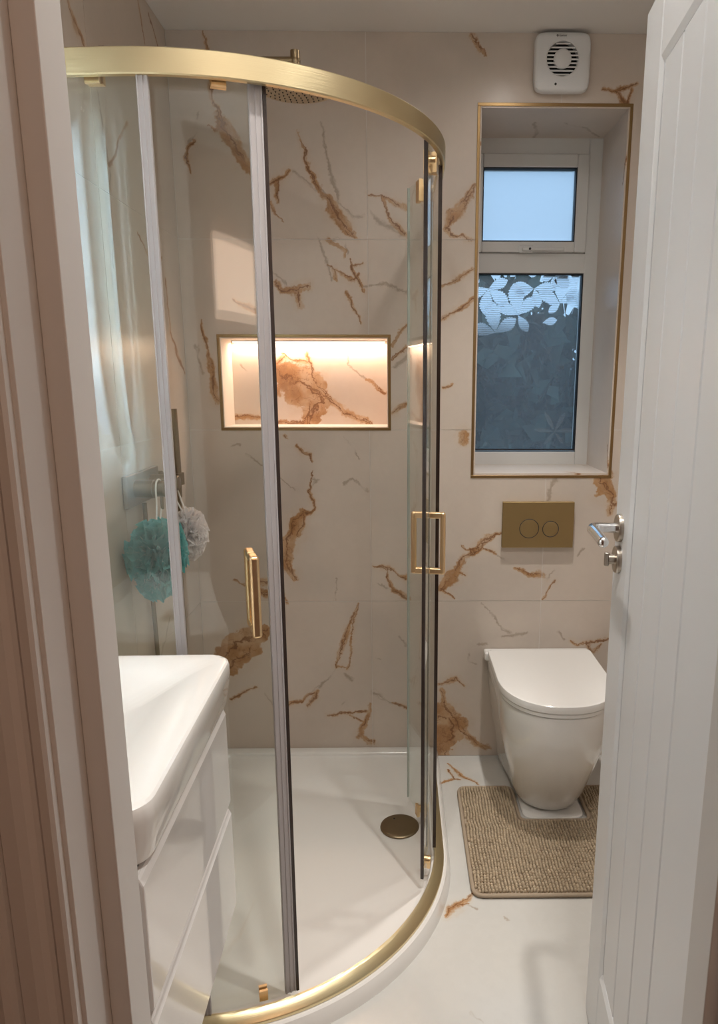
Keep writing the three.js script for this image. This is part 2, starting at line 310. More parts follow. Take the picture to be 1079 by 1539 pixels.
// ------------------------------------------------------------------ materials
const std = (o) => new THREE.MeshStandardMaterial(o), phys = (o) => new THREE.MeshPhysicalMaterial(o);
const rgb = (r, g, b) => new THREE.Color().setRGB(r, g, b);
const M = {
  backTile: std({ map: backPrint, roughness: 0.3 }), nicheTile: std({ map: nichePrint, roughness: 0.3 }), floorTile: std({ map: floorPrint, roughness: 0.17 }), leftTile: std({ map: leftPrint, roughness: 0.3 }),
  grout: std({ color: rgb(0.72, 0.67, 0.62), roughness: 0.9 }), paint: std({ color: rgb(0.80, 0.77, 0.74), roughness: 0.85 }), white: std({ color: rgb(0.82, 0.80, 0.78), roughness: 0.35 }),
  gloss: phys({ color: rgb(0.80, 0.79, 0.78), roughness: 0.22, clearcoat: 0.9, clearcoatRoughness: 0.05 }), ceramic: phys({ color: rgb(0.83, 0.82, 0.80), roughness: 0.16, clearcoat: 0.8, clearcoatRoughness: 0.04 }),
  acrylic: phys({ color: rgb(0.82, 0.80, 0.77), roughness: 0.2, clearcoat: 0.6, clearcoatRoughness: 0.06 }), plastic: std({ color: rgb(0.78, 0.79, 0.80), roughness: 0.4 }), upvc: std({ color: rgb(0.72, 0.72, 0.71), roughness: 0.35 }),
  brass: std({ color: rgb(0.33, 0.25, 0.15), roughness: 0.3, metalness: 1 }), trim: std({ color: rgb(0.33, 0.215, 0.10), roughness: 0.36, metalness: 1 }), polished: std({ color: rgb(0.90, 0.66, 0.38), roughness: 0.3, metalness: 1 }),
  bronze: std({ color: rgb(0.27, 0.21, 0.135), roughness: 0.38, metalness: 1 }), chrome: std({ color: rgb(0.85, 0.86, 0.88), roughness: 0.07, metalness: 1 }), satin: std({ color: rgb(0.34, 0.29, 0.23), roughness: 0.32, metalness: 1 }), nickel: std({ color: rgb(0.50, 0.45, 0.39), roughness: 0.3, metalness: 1 }),
  glass: phys({ color: rgb(0.955, 0.975, 0.965), roughness: 0.02, transmission: 1, thickness: 0, ior: 1.5 }), clearEdge: phys({ color: rgb(0.70, 0.76, 0.73), roughness: 0.25, transmission: 0.6, thickness: 0 }), glassEdge: std({ color: rgb(0.035, 0.022, 0.018), roughness: 0.25 }),
  seal: phys({ color: rgb(0.50, 0.475, 0.48), roughness: 0.4, transmission: 0.14, thickness: 0 }), black: std({ color: rgb(0.012, 0.013, 0.016), roughness: 0.5 }), dark: std({ color: rgb(0.03, 0.03, 0.032), roughness: 0.6 }),
  frosted: phys({ color: rgb(0.92, 0.96, 0.98), roughness: 0.58, transmission: 1, thickness: 0, ior: 1.5 }), frostedLow: phys({ color: rgb(0.90, 0.95, 0.97), roughness: 0.33, transmission: 1, thickness: 0, ior: 1.5 }), leafGlass: phys({ color: rgb(0.95, 0.98, 1.0), roughness: 0.92, transmission: 0.86, thickness: 0, side: THREE.DoubleSide }),
  door: std({ color: rgb(0.80, 0.815, 0.83), roughness: 0.42 }), lining: std({ color: rgb(0.70, 0.685, 0.665), roughness: 0.45 }), mirror: std({ color: rgb(0.9, 0.92, 0.92), roughness: 0.02, metalness: 1 }),
  hall: std({ color: rgb(0.50, 0.36, 0.29), roughness: 0.9 }), hallFloor: std({ color: rgb(0.28, 0.18, 0.12), roughness: 0.7 }), slot: std({ color: rgb(0.08, 0.08, 0.08), roughness: 0.8 }),
};
// fine brushing along metal: stretched noise as relief
function brushed(w, h, sx, sy, seed) { const d = new Uint8Array(w * h * 4); for (let j = 0; j < h; j++) for (let i = 0; i < w; i++) { const v = 255 * fbm(i * sx + seed, j * sy, 3), o = (j * w + i) * 4; d[o] = d[o + 1] = d[o + 2] = v; d[o + 3] = 255; } const t = new THREE.DataTexture(d, w, h); t.magFilter = THREE.LinearFilter; t.wrapS = t.wrapT = THREE.RepeatWrapping; t.needsUpdate = true; return t; }
const brush = brushed(256, 256, 0.02, 0.9, 3); brush.repeat.set(2, 12);
M.rail = std({ color: rgb(0.74, 0.63, 0.39), roughness: 0.33, metalness: 1, bumpMap: brush, bumpScale: 0.00012 });

// ------------------------------------------------------------------ setting: the tiled room
const CEIL = 2.389, ROOM = 1.70, HALL_FACE = 1.828, RIGHT = 1.0;
const WIN = [0.352, 0.813, 1.047, 2.187], NICHE = [-0.485, 0.062, 1.208, 1.499];
const shift = (f, O) => ({ ...f, O });
const wallBack = setting('wall_back', [0, 0, 0]);
const O2 = 0.0012;                                        // half a joint
part(wallBack, 'wall_core', [panel(FRAME.back, -0.75, RIGHT + 0.15, -0.15, CEIL + 0.2, [WIN, NICHE], -0.15, -0.0012), panel(FRAME.back, -0.75, RIGHT + 0.15, -0.15, CEIL + 0.2, [WIN], -0.335, -0.16)], M.grout);
const backUV = (a, b) => [(a + 0.6) / 1.6, b / 2.4];
for (let i = 0; i < 3; i++) for (let j = 0; j < 4; j++) {
  const a0 = -0.6 + 0.6 * i, a1 = Math.min(RIGHT, a0 + 0.6), b0 = 0.6 * j, b1 = Math.min(CEIL, b0 + 0.6);
  part(wallBack, 'wall_tile', panel(FRAME.back, a0 + O2, a1 - O2, b0 + O2, b1 - O2, [WIN, NICHE], -0.0011, 0, backUV), M.backTile);
}
// niche: back tile and four lining tiles
const nUV = (a, b) => [(a + 0.5) / 0.59, (b - 1.19) / 0.33];
part(wallBack, 'niche_tile', panel(shift(FRAME.back, [0, 0, -0.15]), NICHE[0], NICHE[1], NICHE[2], NICHE[3], [], -0.008, 0, nUV), M.nicheTile);
for (const [x0, x1, y0, y1] of [[NICHE[0], NICHE[1], NICHE[2] - 0.008, NICHE[2] + 0.002], [NICHE[0], NICHE[1], NICHE[3] - 0.002, NICHE[3] + 0.008], [NICHE[0] - 0.008, NICHE[0] + 0.002, NICHE[2], NICHE[3]], [NICHE[1] - 0.002, NICHE[1] + 0.008, NICHE[2], NICHE[3]]]) part(wallBack, 'niche_tile', bx(x0, x1, y0, y1, -0.15, -0.001), M.grout);
// window reveal: sill, head and two cheeks in the same stone
const DEPTH = 0.27, rUV = (o) => (a, b) => [o + a / 1.7, 0.35 + b / 2.4];
const [wx0, wx1, wy0, wy1] = WIN;
part(wallBack, 'reveal_tile', panel({ O: [0, wy0 + 0.006, 0], U: [1, 0, 0], V: [0, 0, -1], N: [0, 1, 0] }, wx0, wx1, 0.001, DEPTH, [], -0.006, 0, rUV(0.1)), M.leftTile);
part(wallBack, 'reveal_tile', panel({ O: [0, wy1 - 0.004, 0], U: [1, 0, 0], V: [0, 0, 1], N: [0, -1, 0] }, wx0, wx1, -DEPTH, -0.001, [], -0.006, 0, rUV(0.42)), M.leftTile);
part(wallBack, 'reveal_tile', panel({ O: [wx1 - 0.004, 0, 0], U: [0, 0, 1], V: [0, 1, 0], N: [-1, 0, 0] }, -DEPTH, -0.001, wy0, wy1, [], -0.006, 0, rUV(0.65)), M.leftTile);
part(wallBack, 'reveal_tile', panel({ O: [wx0 + 0.004, 0, 0], U: [0, 0, -1], V: [0, 1, 0], N: [1, 0, 0] }, 0.001, DEPTH, wy0, wy1, [], -0.006, 0, rUV(0.3)), M.leftTile);
function edging(name, x0, x1, y0, y1, w, label) {         // L-shaped metal edge round an opening
  const t = setting(name, [(x0 + x1) / 2, y0, 0]); if (label) t.userData.label = label;
  for (const [a, b, c, d] of [[x0, x1, y0, y0 + w], [x0, x1, y1 - w, y1], [x0, x0 + w, y0 + w, y1 - w], [x1 - w, x1, y0 + w, y1 - w]]) part(t, 'edge_strip', bx(a, b, c, d, -0.012, 0.002, 0.001), M.trim);
  return t;
}
edging('trim_1', 0.342, 0.823, 1.037, 2.197, 0.0095, 'brushed brass edge trim framing the window opening');
edging('trim_2', -0.495, 0.072, 1.198, 1.509, 0.0095, 'brushed brass edge trim framing the lit shower niche');

const wallLeft = setting('wall_left', [-0.6, 0, 0]);
part(wallLeft, 'wall_core', bx(-0.75, -0.6012, -0.15, CEIL + 0.2, -0.001, ROOM), M.grout);
for (let i = 0; i < 3; i++) for (let j = 0; j < 4; j++) part(wallLeft, 'wall_tile', panel(FRAME.left, -Math.min(ROOM, 0.6 * i + 0.6) + O2, -0.6 * i - O2, 0.6 * j + O2, Math.min(CEIL, 0.6 * j + 0.6) - O2, [], -0.0011, 0, (a, b) => [-a / 1.7, b / 2.4]), M.leftTile);
const wallRight = setting('wall_right', [RIGHT, 0, 0]);
part(wallRight, 'wall_core', bx(RIGHT + 0.0012, RIGHT + 0.15, -0.15, CEIL + 0.2, -0.001, ROOM), M.grout);
for (let i = 0; i < 3; i++) for (let j = 0; j < 4; j++) part(wallRight, 'wall_tile', panel({ O: [RIGHT, 0, 0], U: [0, 0, 1], V: [0, 1, 0], N: [-1, 0, 0] }, 0.6 * i + O2, Math.min(ROOM, 0.6 * i + 0.6) - O2, 0.6 * j + O2, Math.min(CEIL, 0.6 * j + 0.6) - O2, [], -0.0011, 0, (a, b) => [a / 1.7 + 0.3, b / 2.4 + 0.2]), M.leftTile);
const floor = setting('floor', [0, 0, 0]);
part(floor, 'floor_core', bx(-0.75, RIGHT + 0.15, -0.15, -0.0012, -0.001, HALL_FACE), M.grout);
for (const [x0, x1] of [[-0.6, -0.2], [-0.2, RIGHT]]) for (const [z0, z1] of [[0, 1.2], [1.2, 1.74]]) part(floor, 'floor_tile', panel(FRAME.floor, x0 + O2 / 2, x1 - O2 / 2, -z1 + O2 / 2, -z0 - O2 / 2, [], -0.0011, 0, (a, b) => [(a + 0.6) / 1.6, -b / 1.7]), M.floorTile);
struct('ceiling', bx(-1.15, 1.6, CEIL, CEIL + 0.15, -0.001, 3.35), M.paint);

// doorway wall, lining, stops and architraves
const JL = -0.191, JR = 0.425, HEAD = 1.962;
struct('wall_front', [bx(-0.75, JL - 0.022, -0.15, CEIL, ROOM, HALL_FACE), bx(JR + 0.022, RIGHT + 0.15, -0.15, CEIL, ROOM, HALL_FACE), bx(JL - 0.022, JR + 0.022, HEAD + 0.022, CEIL, ROOM, HALL_FACE)], M.paint);
const frame = setting('trim_3', [0, 0, 1.76]); frame.userData.label = 'white moulded door lining and architrave in the near foreground';
part(frame, 'lining', [bx(JL - 0.022, JL, 0, HEAD, ROOM, HALL_FACE, 0.001), bx(JR, JR + 0.022, 0, HEAD, ROOM, HALL_FACE, 0.001), bx(JL - 0.022, JR + 0.022, HEAD, HEAD + 0.022, ROOM, HALL_FACE)], M.lining);
part(frame, 'door_stop', [bx(JL, JL + 0.02, 0, HEAD, 1.736, 1.782, 0.0015), bx(JR - 0.02, JR, 0, HEAD, 1.736, 1.782, 0.0015), bx(JL, JR, HEAD - 0.02, HEAD, 1.736, 1.782, 0.0015)], M.lining);
const ogee = [[0, 0], [0, 0.008], [0.003, 0.0105], [0.010, 0.011], [0.013, 0.0085], [0.017, 0.0095], [0.022, 0.013], [0.030, 0.0155], [0.042, 0.0165], [0.045, 0.0125], [0.049, 0.0125], [0.052, 0.0175], [0.058, 0.0195], [0.066, 0.018], [0.068, 0]];
part(frame, 'architrave', [extrudeY(ogee.map(([a, d]) => [JL - 0.004 - a, HALL_FACE + d]), 0, HEAD + 0.07), extrudeY(ogee.map(([a, d]) => [JR + 0.004 + a, HALL_FACE + d]).reverse(), 0, HEAD + 0.07), bx(JL, JR, HEAD + 0.002, HEAD + 0.07, HALL_FACE, HALL_FACE + 0.016, 0.002)], M.lining);

// the landing that the camera stands on
struct('floor_hall', bx(-1.15, 1.6, -0.15, -0.002, HALL_FACE, 3.35), M.hallFloor);
struct('wall_hall_left', bx(-1.15, -1.0, -0.002, CEIL, HALL_FACE, 3.2), M.hall);
struct('wall_hall_right', bx(1.45, 1.6, -0.002, CEIL, HALL_FACE, 3.2), M.hall);
struct('wall_hall_back', bx(-1.15, 1.6, -0.002, CEIL, 3.2, 3.35), M.hall);
struct('wall_hall_front', [bx(-1.15, -0.75, -0.002, CEIL, ROOM, HALL_FACE), bx(RIGHT + 0.15, 1.6, -0.002, CEIL, ROOM, HALL_FACE)], M.hall);

// ------------------------------------------------------------------ window
const wz = -DEPTH, window1 = setting('window_1', [0.58, wy0, wz]); window1.userData.label = 'white framed window with frosted leaf-pattern panes above the toilet';
const bars = (x0, x1, y0, y1, l, r, b, t, z0, z1, rr) => [bx(x0, x0 + l, y0, y1, z0, z1, rr), bx(x1 - r, x1, y0, y1, z0, z1, rr), bx(x0 + l, x1 - r, y0, y0 + b, z0, z1, rr), bx(x0 + l, x1 - r, y1 - t, y1, z0, z1, rr)];
part(window1, 'frame', bars(wx0 - 0.01, wx1 + 0.01, wy0 - 0.01, wy1 + 0.005, 0.040, 0.060, 0.063, 0.060, wz - 0.06, wz, 0.003), M.upvc);
part(window1, 'transom', bx(wx0, 0.765, 1.740, 1.808, wz - 0.055, wz - 0.001, 0.003), M.upvc);
part(window1, 'sash', bars(0.352, 0.763, 1.809, 2.131, 0.041, 0.041, 0.036, 0.043, wz - 0.05, wz + 0.010, 0.004), M.upvc);
const gasket = (x0, x1, y0, y1, z) => bars(x0 - 0.002, x1 + 0.002, y0 - 0.002, y1 + 0.002, 0.006, 0.006, 0.006, 0.006, z - 0.026, z, 0.001);
part(window1, 'gasket', gasket(0.393, 0.722, 1.845, 2.088, wz + 0.006), M.black);
part(window1, 'gasket', gasket(0.382, 0.763, 1.106, 1.740, wz - 0.004), M.black);
const paneTop = part(window1, 'pane', bx(0.393, 0.722, 1.845, 2.088, wz - 0.027, wz - 0.021), M.frosted), paneLow = part(window1, 'pane', bx(0.382, 0.763, 1.106, 1.740, wz - 0.036, wz - 0.030), M.frostedLow);
const hd = part(window1, 'handle', [bx(0.535, 0.685, 1.812, 1.824, wz + 0.012, wz + 0.024, 0.004), bx(0.525, 0.575, 1.806, 1.832, wz + 0.009, wz + 0.016, 0.003)], M.upvc);
part(hd, 'lock', rod(V(0.562, 1.818, wz + 0.022), V(0.562, 1.818, wz + 0.027), 0.004), M.dark);
// leaves moulded in the glass: palmate, broad toothed leaflets cut into low wedge-shaped ribs that bend the light of the sky down to the eye
M.leafGlass = phys({ color: rgb(0.97, 0.985, 1), roughness: 0.2, transmission: 1, thickness: 0.003, ior: 1.5 });
function palmate(cx, cy, r, turn, n, layer, spread, wide = 0.30) {
  const out = [], B = 0.0075, tall = 0.0024;
  for (let k = 0; k < n; k++) {
    const e = n > 1 ? (k - (n - 1) / 2) / ((n - 1) / 2) : 0, a = turn + e * spread / 2, len = r * (1 - 0.22 * e * e), c = Math.cos(a), s = Math.sin(a), S = 20, rim = [];
    for (const side of [1, -1]) for (let q = 0; q <= S; q++) { const i = side > 0 ? q : S - q, t = i / S, w = len * wide * Math.pow(Math.sin(Math.PI * Math.pow(t, 0.95)), 0.9) * Math.pow(t, 0.25) * (i % 2 ? 1.10 : 0.88) * side, u = t * len + Math.abs(w) * 0.25; if (i > 0 && i < S || side > 0) rim.push([cx + c * u - s * w, cy + s * u + c * w]); }
    const ys = rim.map((p) => p[1]), y0 = Math.min(...ys), y1 = Math.max(...ys), phase = 0.37 * k * B, z = wz - 0.030 + ((layer % 3) * 2 + k % 2) * 0.0030;   // overlapping leaves lie one over another
    const clip = (poly, y, up) => { const o = []; for (let i = 0; i < poly.length; i++) { const p = poly[i], q = poly[(i + 1) % poly.length], pi = up ? p[1] >= y : p[1] <= y, qi = up ? q[1] >= y : q[1] <= y; if (pi) o.push(p); if (pi !== qi) { const t = (y - p[1]) / (q[1] - p[1]); o.push([p[0] + (q[0] - p[0]) * t, y]); } } return o; };
    for (let yb = y0 - phase; yb < y1; yb += B) {
      const g = clip(clip(rim, yb, true), yb + B * 0.90, false); if (g.length < 3) continue;
      const v = g.map((p) => new THREE.Vector2(...p)); if (Math.abs(THREE.ShapeUtils.area(v)) < 3e-6) continue;
      if (THREE.ShapeUtils.area(v) < 0) v.reverse();
      const f = THREE.ShapeUtils.triangulateShape(v, []), N = v.length, pos = [], idx = [];
      for (const p of v) pos.push(p.x, p.y, z + 0.0004 + tall * Math.min(1, Math.max(0, (p.y - yb) / B)));
      for (const p of v) pos.push(p.x, p.y, z + 0.0002);
      for (const [p, q, w] of f) idx.push(p, q, w, N + p, N + w, N + q);
      for (let i = 0; i < N; i++) { const q = (i + 1) % N; idx.push(i, N + i, N + q, i, N + q, q); }
      const m = mesh(pos, null, idx).toNonIndexed(); m.computeVertexNormals(); out.push(m);
    }
  }
  return out;
}
let layer = 0;
for (const [x, y, r, a, n, sp, wd] of [[0.590, 1.690, 0.105, 1.55, 2, 3.0], [0.590, 1.690, 0.09, 4.2, 2, 1.6], [0.536, 1.598, 0.112, 1.75, 3, 1.9], [0.536, 1.598, 0.07, -1.0, 1, 0], [0.686, 1.640, 0.115, 1.55, 3, 2.2], [0.686, 1.640, 0.07, 3.4, 2, 0.9], [0.455, 1.535, 0.115, 1.75, 3, 2.3], [0.425, 1.690, 0.095, -1.2, 4, 3.2], [0.745, 1.705, 0.085, 3.0, 3, 2.4], [0.758, 1.620, 0.085, 1.9, 2, 0.9], [0.625, 1.570, 0.055, 0.2, 1, 0], [0.66, 1.735, 0.06, -2.2, 2, 1.2], [0.688, 1.175, 0.085, 1.57, 6, 5.0, 0.12]]) part(paneLow, 'leaf', palmate(x, y, r, a, n, layer++, sp, wd), M.leafGlass);
// garden beyond the obscure glass
struct('ground_outside', bx(-4, 5, -0.5, -0.3, -7, -0.34), std({ color: rgb(0.10, 0.11, 0.10), roughness: 0.95 }));
{
  const t = thing('hedge', [0.8, -0.3, -2.2], 'dark green leafy hedge seen blurred through the lower frosted pane', 'hedge'), R = mulberry(21);
  part(t, 'trunk', Array.from({ length: 14 }, (_, i) => rod(V(-1.1 + i * 0.3, -0.3, -2.2 + 0.1 * Math.sin(i * 3)), V(-1.05 + i * 0.3, 1.5, -2.2 + 0.1 * Math.cos(i * 2)), 0.025, 8, 0.012)), std({ color: rgb(0.06, 0.045, 0.03), roughness: 0.9 }));
  const leaf = mesh([0, 0, 0, 0.04, 0.05, 0.012, 0, 0.12, 0, -0.04, 0.05, 0.012], null, [0, 1, 2, 0, 2, 3]), N = 20000, im = new THREE.InstancedMesh(leaf, std({ color: rgb(1, 1, 1), roughness: 0.7, side: THREE.DoubleSide }), N), m = new THREE.Matrix4(), q = new THREE.Quaternion(), e = new THREE.Euler(), c = new THREE.Color();
  for (let i = 0; i < N; i++) {
    const x = -1.2 + R() * 4.2, top = 1.86 + 0.06 * Math.sin(x * 3.1) + 0.06 * Math.sin(x * 9 + 1), y = -0.3 + R() * (top + 0.3), z = -2.2 + (R() - 0.5) * 0.75;
    e.set(R() * 6, R() * 6, R() * 6); q.setFromEuler(e); const s = 0.8 + R() * 0.9; m.compose(V(x - 0.8, y + 0.3, z + 2.2), q, V(s, s, s)); im.setMatrixAt(i, m);
    const g = 0.7 + 0.6 * R(); c.setRGB(0.05 * g, 0.085 * g, 0.065 * g); im.setColorAt(i, c);
  }
  im.name = 'foliage'; im.userData.kind = 'stuff'; im.castShadow = im.receiveShadow = true; t.add(im);
}

// ------------------------------------------------------------------ shower tray
const XC = -0.355, ZC = 0.59;                             // centre of the quadrant's curve
{
  const tray = thing('shower_tray', [-0.2, 0, 0.55], 'white acrylic offset quadrant shower tray on the marble floor', 'shower tray');
  const corner = (cx, cz, r, a0, n = 7) => Array.from({ length: n }, (_, i) => { const a = a0 + (Math.PI / 2) * i / (n - 1); return [cx + r * Math.cos(a), cz + r * Math.sin(a)]; });
  const ring = (d, y, rc) => {                            // outline moved in by d, seen from above
    const x0 = -0.5985 + d, z0 = 0.0015 + d, x1 = 0.233 - d, z1 = 1.178 - d, R = 0.588 - d, p = [];
    p.push(...corner(x0 + rc, z0 + rc, rc, Math.PI), ...corner(x1 - rc, z0 + rc, rc, 1.5 * Math.PI));
    for (let i = 0; i <= 6; i++) p.push([x1, z0 + rc + (ZC - z0 - rc) * (i + 1) / 8]);
    for (let i = 0; i <= 36; i++) { const a = (Math.PI / 2) * i / 36; p.push([XC + R * Math.cos(a), ZC + R * Math.sin(a)]); }
    p.push(...corner(x0 + rc, z1 - rc, rc, Math.PI / 2));
    return p.map(([x, z]) => V(x, y, z)).reverse();
  };
  const rings = [ring(-0.010, 0.0, 0.004), ring(-0.009, 0.010, 0.004), ring(-0.002, 0.030, 0.004), ring(0.001, 0.0365, 0.005), ring(0.006, 0.040, 0.006), ring(0.040, 0.0408, 0.045), ring(0.0435, 0.0402, 0.05), ring(0.046, 0.0375, 0.055), ring(0.0485, 0.0315, 0.06), ring(0.052, 0.0290, 0.065), ring(0.060, 0.0280, 0.07), ring(0.085, 0.0272, 0.075)].map((r, k) => k < 3 ? r.map((p) => V(Math.max(-0.5985, p.x), p.y, Math.max(0.0015, p.z))) : r);
  const drainAt = [0.098, 0.46], last = rings[rings.length - 1];
  for (const s of [0.72, 0.45, 0.2]) rings.push(last.map((p) => V(drainAt[0] + (p.x - drainAt[0]) * s, 0.0235 + (0.0272 - 0.0235) * s, drainAt[1] + (p.z - drainAt[1]) * s)));
  part(tray, 'tray_body', loft(rings, true, true, 0.5), M.acrylic);
  const lathe = (pts, seg = 48) => new THREE.LatheGeometry(pts.map(([a, b]) => new THREE.Vector2(a, b)), seg);
  const cover = part(tray, 'drain_cover', lathe([[0, 0.0335], [0.03, 0.0345], [0.052, 0.033], [0.0585, 0.030], [0.0595, 0.027], [0.058, 0.0245], [0, 0.0245]].reverse()).translate(drainAt[0], 0, drainAt[1]), M.bronze, 'round brushed bronze drain cover');
  part(cover, 'lifting_hole', rod(V(0.081, 0.0325, 0.431), V(0.081, 0.0352, 0.431), 0.0028, 12), M.black);
}

// ------------------------------------------------------------------ shower enclosure
const arcPt = (deg, R, y = 0) => V(XC + R * Math.sin(rad(deg)), y, ZC + R * Math.cos(rad(deg)));   // 0 = towards the door, 90 = towards the right
function curve(R, from, to, withFront, withSide) {        // plan points with outward normals
  const p = [];
  if (withFront) for (let i = 0; i <= 4; i++) p.push([-0.597 + (XC + 0.597) * i / 4, ZC + R, 0, 1]);
  const n = Math.max(2, Math.ceil(Math.abs(to - from) / 2.2));
  for (let i = withFront ? 1 : 0; i <= n; i++) { const a = rad(from + (to - from) * i / n); p.push([XC + R * Math.sin(a), ZC + R * Math.cos(a), Math.sin(a), Math.cos(a)]); }
  if (withSide) for (let i = 1; i <= 4; i++) p.push([XC + R, ZC * (1 - i / 4) + 0.003 * i / 4, 1, 0]);
  return p;
}
// a bar of rectangular section run along a plan line; o0, o1 = inner and outer offset; lift(x) tilts it
function sweep(p, o0, o1, y0, y1, lift = () => 0, ch = 0, own = null) {
  const prof = own ?? (ch ? [[o0 + ch, y0], [o1 - ch, y0], [o1, y0 + ch], [o1, y1 - ch], [o1 - ch, y1], [o0 + ch, y1], [o0, y1 - ch], [o0, y0 + ch]] : [[o0, y0], [o1, y0], [o1, y1], [o0, y1]]);
  let s = 0; const pos = [], uv = [], n = prof.length, idx = [];
  p.forEach(([x, z, nx, nz], k) => { if (k) s += Math.hypot(x - p[k - 1][0], z - p[k - 1][1]); let w = 0; prof.forEach(([o, y], i) => { if (i) w += Math.hypot(o - prof[i - 1][0], y - prof[i - 1][1]); pos.push(x + nx * o, y + lift(x), z + nz * o); uv.push(s, w); }); });
  for (let k = 0; k + 1 < p.length; k++) for (let i = 0; i < n; i++) { const j = (i + 1) % n, a = k * n + i, b = k * n + j; idx.push(a, a + n, b + n, a, b + n, b); }
  for (let i = 1; i + 1 < n; i++) { idx.push(0, i, i + 1); const e = (p.length - 1) * n; idx.push(e, e + i + 1, e + i); }
  return toCreasedNormals(mesh(pos, uv, idx), 0.5);
}
{
  const enc = thing('shower_enclosure', [XC, 0.04, ZC], 'curved glass shower enclosure with brushed gold rails and two open sliding doors', 'shower enclosure');
  const lift = (x) => 0.030 * (x + 0.3), full = curve(0.562, 0, 90, true, true), RD = 0.533;
  part(enc, 'top_rail', sweep(full, -0.013, 0, 1.828, 1.867, lift, 0.002), M.rail, 'brushed gold top rail');
  part(enc, 'bottom_rail', sweep(full, 0, 0, 0, 0, undefined, 0, [[-0.010, 0.0414], [0.0165, 0.0414], [0.0165, 0.0475], [0.0150, 0.0500], [-0.002, 0.0620], [-0.005, 0.0635], [-0.010, 0.0635]]), M.rail, 'brushed gold bottom rail');
  const front = curve(0.551, 0, 5.2, true, false), side = curve(0.551, 86.5, 90, false, true);
  const gF = part(enc, 'fixed_panel', sweep(front, -0.003, 0.003, 0.060, 1.832, lift), M.glass), gS = part(enc, 'fixed_panel', sweep(side, -0.003, 0.003, 0.060, 1.832, lift), M.glass);
  const strip = (parent, deg, R, w, y0, y1, m, t = 0.004) => part(parent, 'seal', [sweep(curve(R, deg, deg + w, false, false), -t, t, y0, y1, lift, 0.001), ...[0.06, 0.46, 0.86].map((k) => sweep(curve(R, deg + w * k, deg + w * (k + 0.09), false, false), t * 0.5, t + 0.0018, y0, y1, lift, 0.0006))], m);
  strip(gF, 4.2, 0.551, 1.9, 0.064, 1.830, M.seal); 
  part(gS, 'glass_edge', sweep(curve(0.551, 86.0, 86.6, false, false), -0.0045, 0.0045, 0.062, 1.830, lift), M.glassEdge);
  part(enc, 'wall_profile', bx(-0.5985, -0.580, 0.062, 1.828 + lift(-0.6), ZC + 0.541, ZC + 0.562, 0.002), M.rail);
  part(enc, 'wall_profile', [bx(XC + 0.541, XC + 0.562, 0.062, 1.828 + lift(0.2), 0.0015, 0.018, 0.002)], M.rail);
  const wheel = (deg, y, R) => { const a = arcPt(deg, R - 0.004, y), b = arcPt(deg, R + 0.012, y); return rod(a, b, 0.0105, 20); };
  const block = (deg, R, y0, y1, w, o0, o1) => sweep(curve(R, deg - w / 2, deg + w / 2, false, false), o0, o1, y0, y1, undefined, 0.0015);
  for (const [lead, trail, dir, top] of [[25.3, -16.4, -1, 1.845], [74.0, 115.7, 1, 1.848]]) {
    const d = part(enc, 'sliding_door', sweep(curve(RD, Math.min(lead, trail), Math.max(lead, trail), false, false), -0.003, 0.003, 0.050, top, lift), M.glass);
    part(d, 'glass_edge', sweep(curve(RD, lead - 0.32, lead + 0.32, false, false), -0.0042, 0.0042, 0.050, top + 0.001, lift), M.glassEdge, 'dark leading edge');
    part(d, 'glass_edge', sweep(curve(RD, trail - 0.16, trail + 0.16, false, false), -0.0034, 0.0034, 0.050, top + 0.001, lift), M.clearEdge);
    if (dir < 0) strip(d, lead - 2.9, RD, 2.5, 0.052, top - 0.001, M.seal);
    for (const f of dir < 0 ? [0.19, 0.69] : [0.14, 0.745]) {
      const deg = lead + (trail - lead) * f, Y = 1.826 + lift(XC + RD * Math.sin(rad(deg)));
      part(d, 'roller', dir < 0 ? [block(deg, RD, Y - 0.001, Y + 0.030, 2.8, -0.012, -0.003), block(deg, RD, Y - 0.003, Y + 0.024, 2.5, 0.003, 0.010)] : [block(deg, RD, Y - 0.034, Y + 0.018, 3.1, -0.014, -0.003), block(deg, RD, Y - 0.030, Y + 0.012, 2.6, 0.003, 0.015), wheel(deg - 0.6, Y - 0.004, RD), wheel(deg + 0.6, Y - 0.020, RD)], M.polished);
      part(d, 'guide', dir < 0 ? [block(deg, RD, 0.060, 0.087, 1.9, -0.010, -0.003), block(deg, RD, 0.060, 0.087, 1.9, 0.003, 0.009)] : [block(deg, RD, 0.060, 0.096, 2.2, -0.012, -0.003), block(deg, RD, 0.060, 0.090, 1.9, 0.003, 0.012), wheel(deg, 0.082, RD)], M.polished);
    }
    const hDeg = lead - (lead - trail) * 0.145 , y0 = 0.889, y1 = 1.046, h = [];
    for (const s of [-1, 1]) {
      const c = arcPt(hDeg, RD + s * 0.036), bar = new RoundedBoxGeometry(0.0185, y1 - y0, 0.0125, 5, 0.0058); bar.rotateY(rad(hDeg)); bar.translate(c.x, (y0 + y1) / 2, c.z); h.push(bar);
      for (const y of [y0 + 0.008, y1 - 0.008]) { const b = new RoundedBoxGeometry(0.015, 0.015, 0.036, 2, 0.003), q = arcPt(hDeg, RD + s * 0.021); b.rotateY(rad(hDeg)); b.translate(q.x, y, q.z); h.push(b); }
    }
    part(d, 'handle', h, M.polished, 'polished gold D-shaped handle');
  }
}

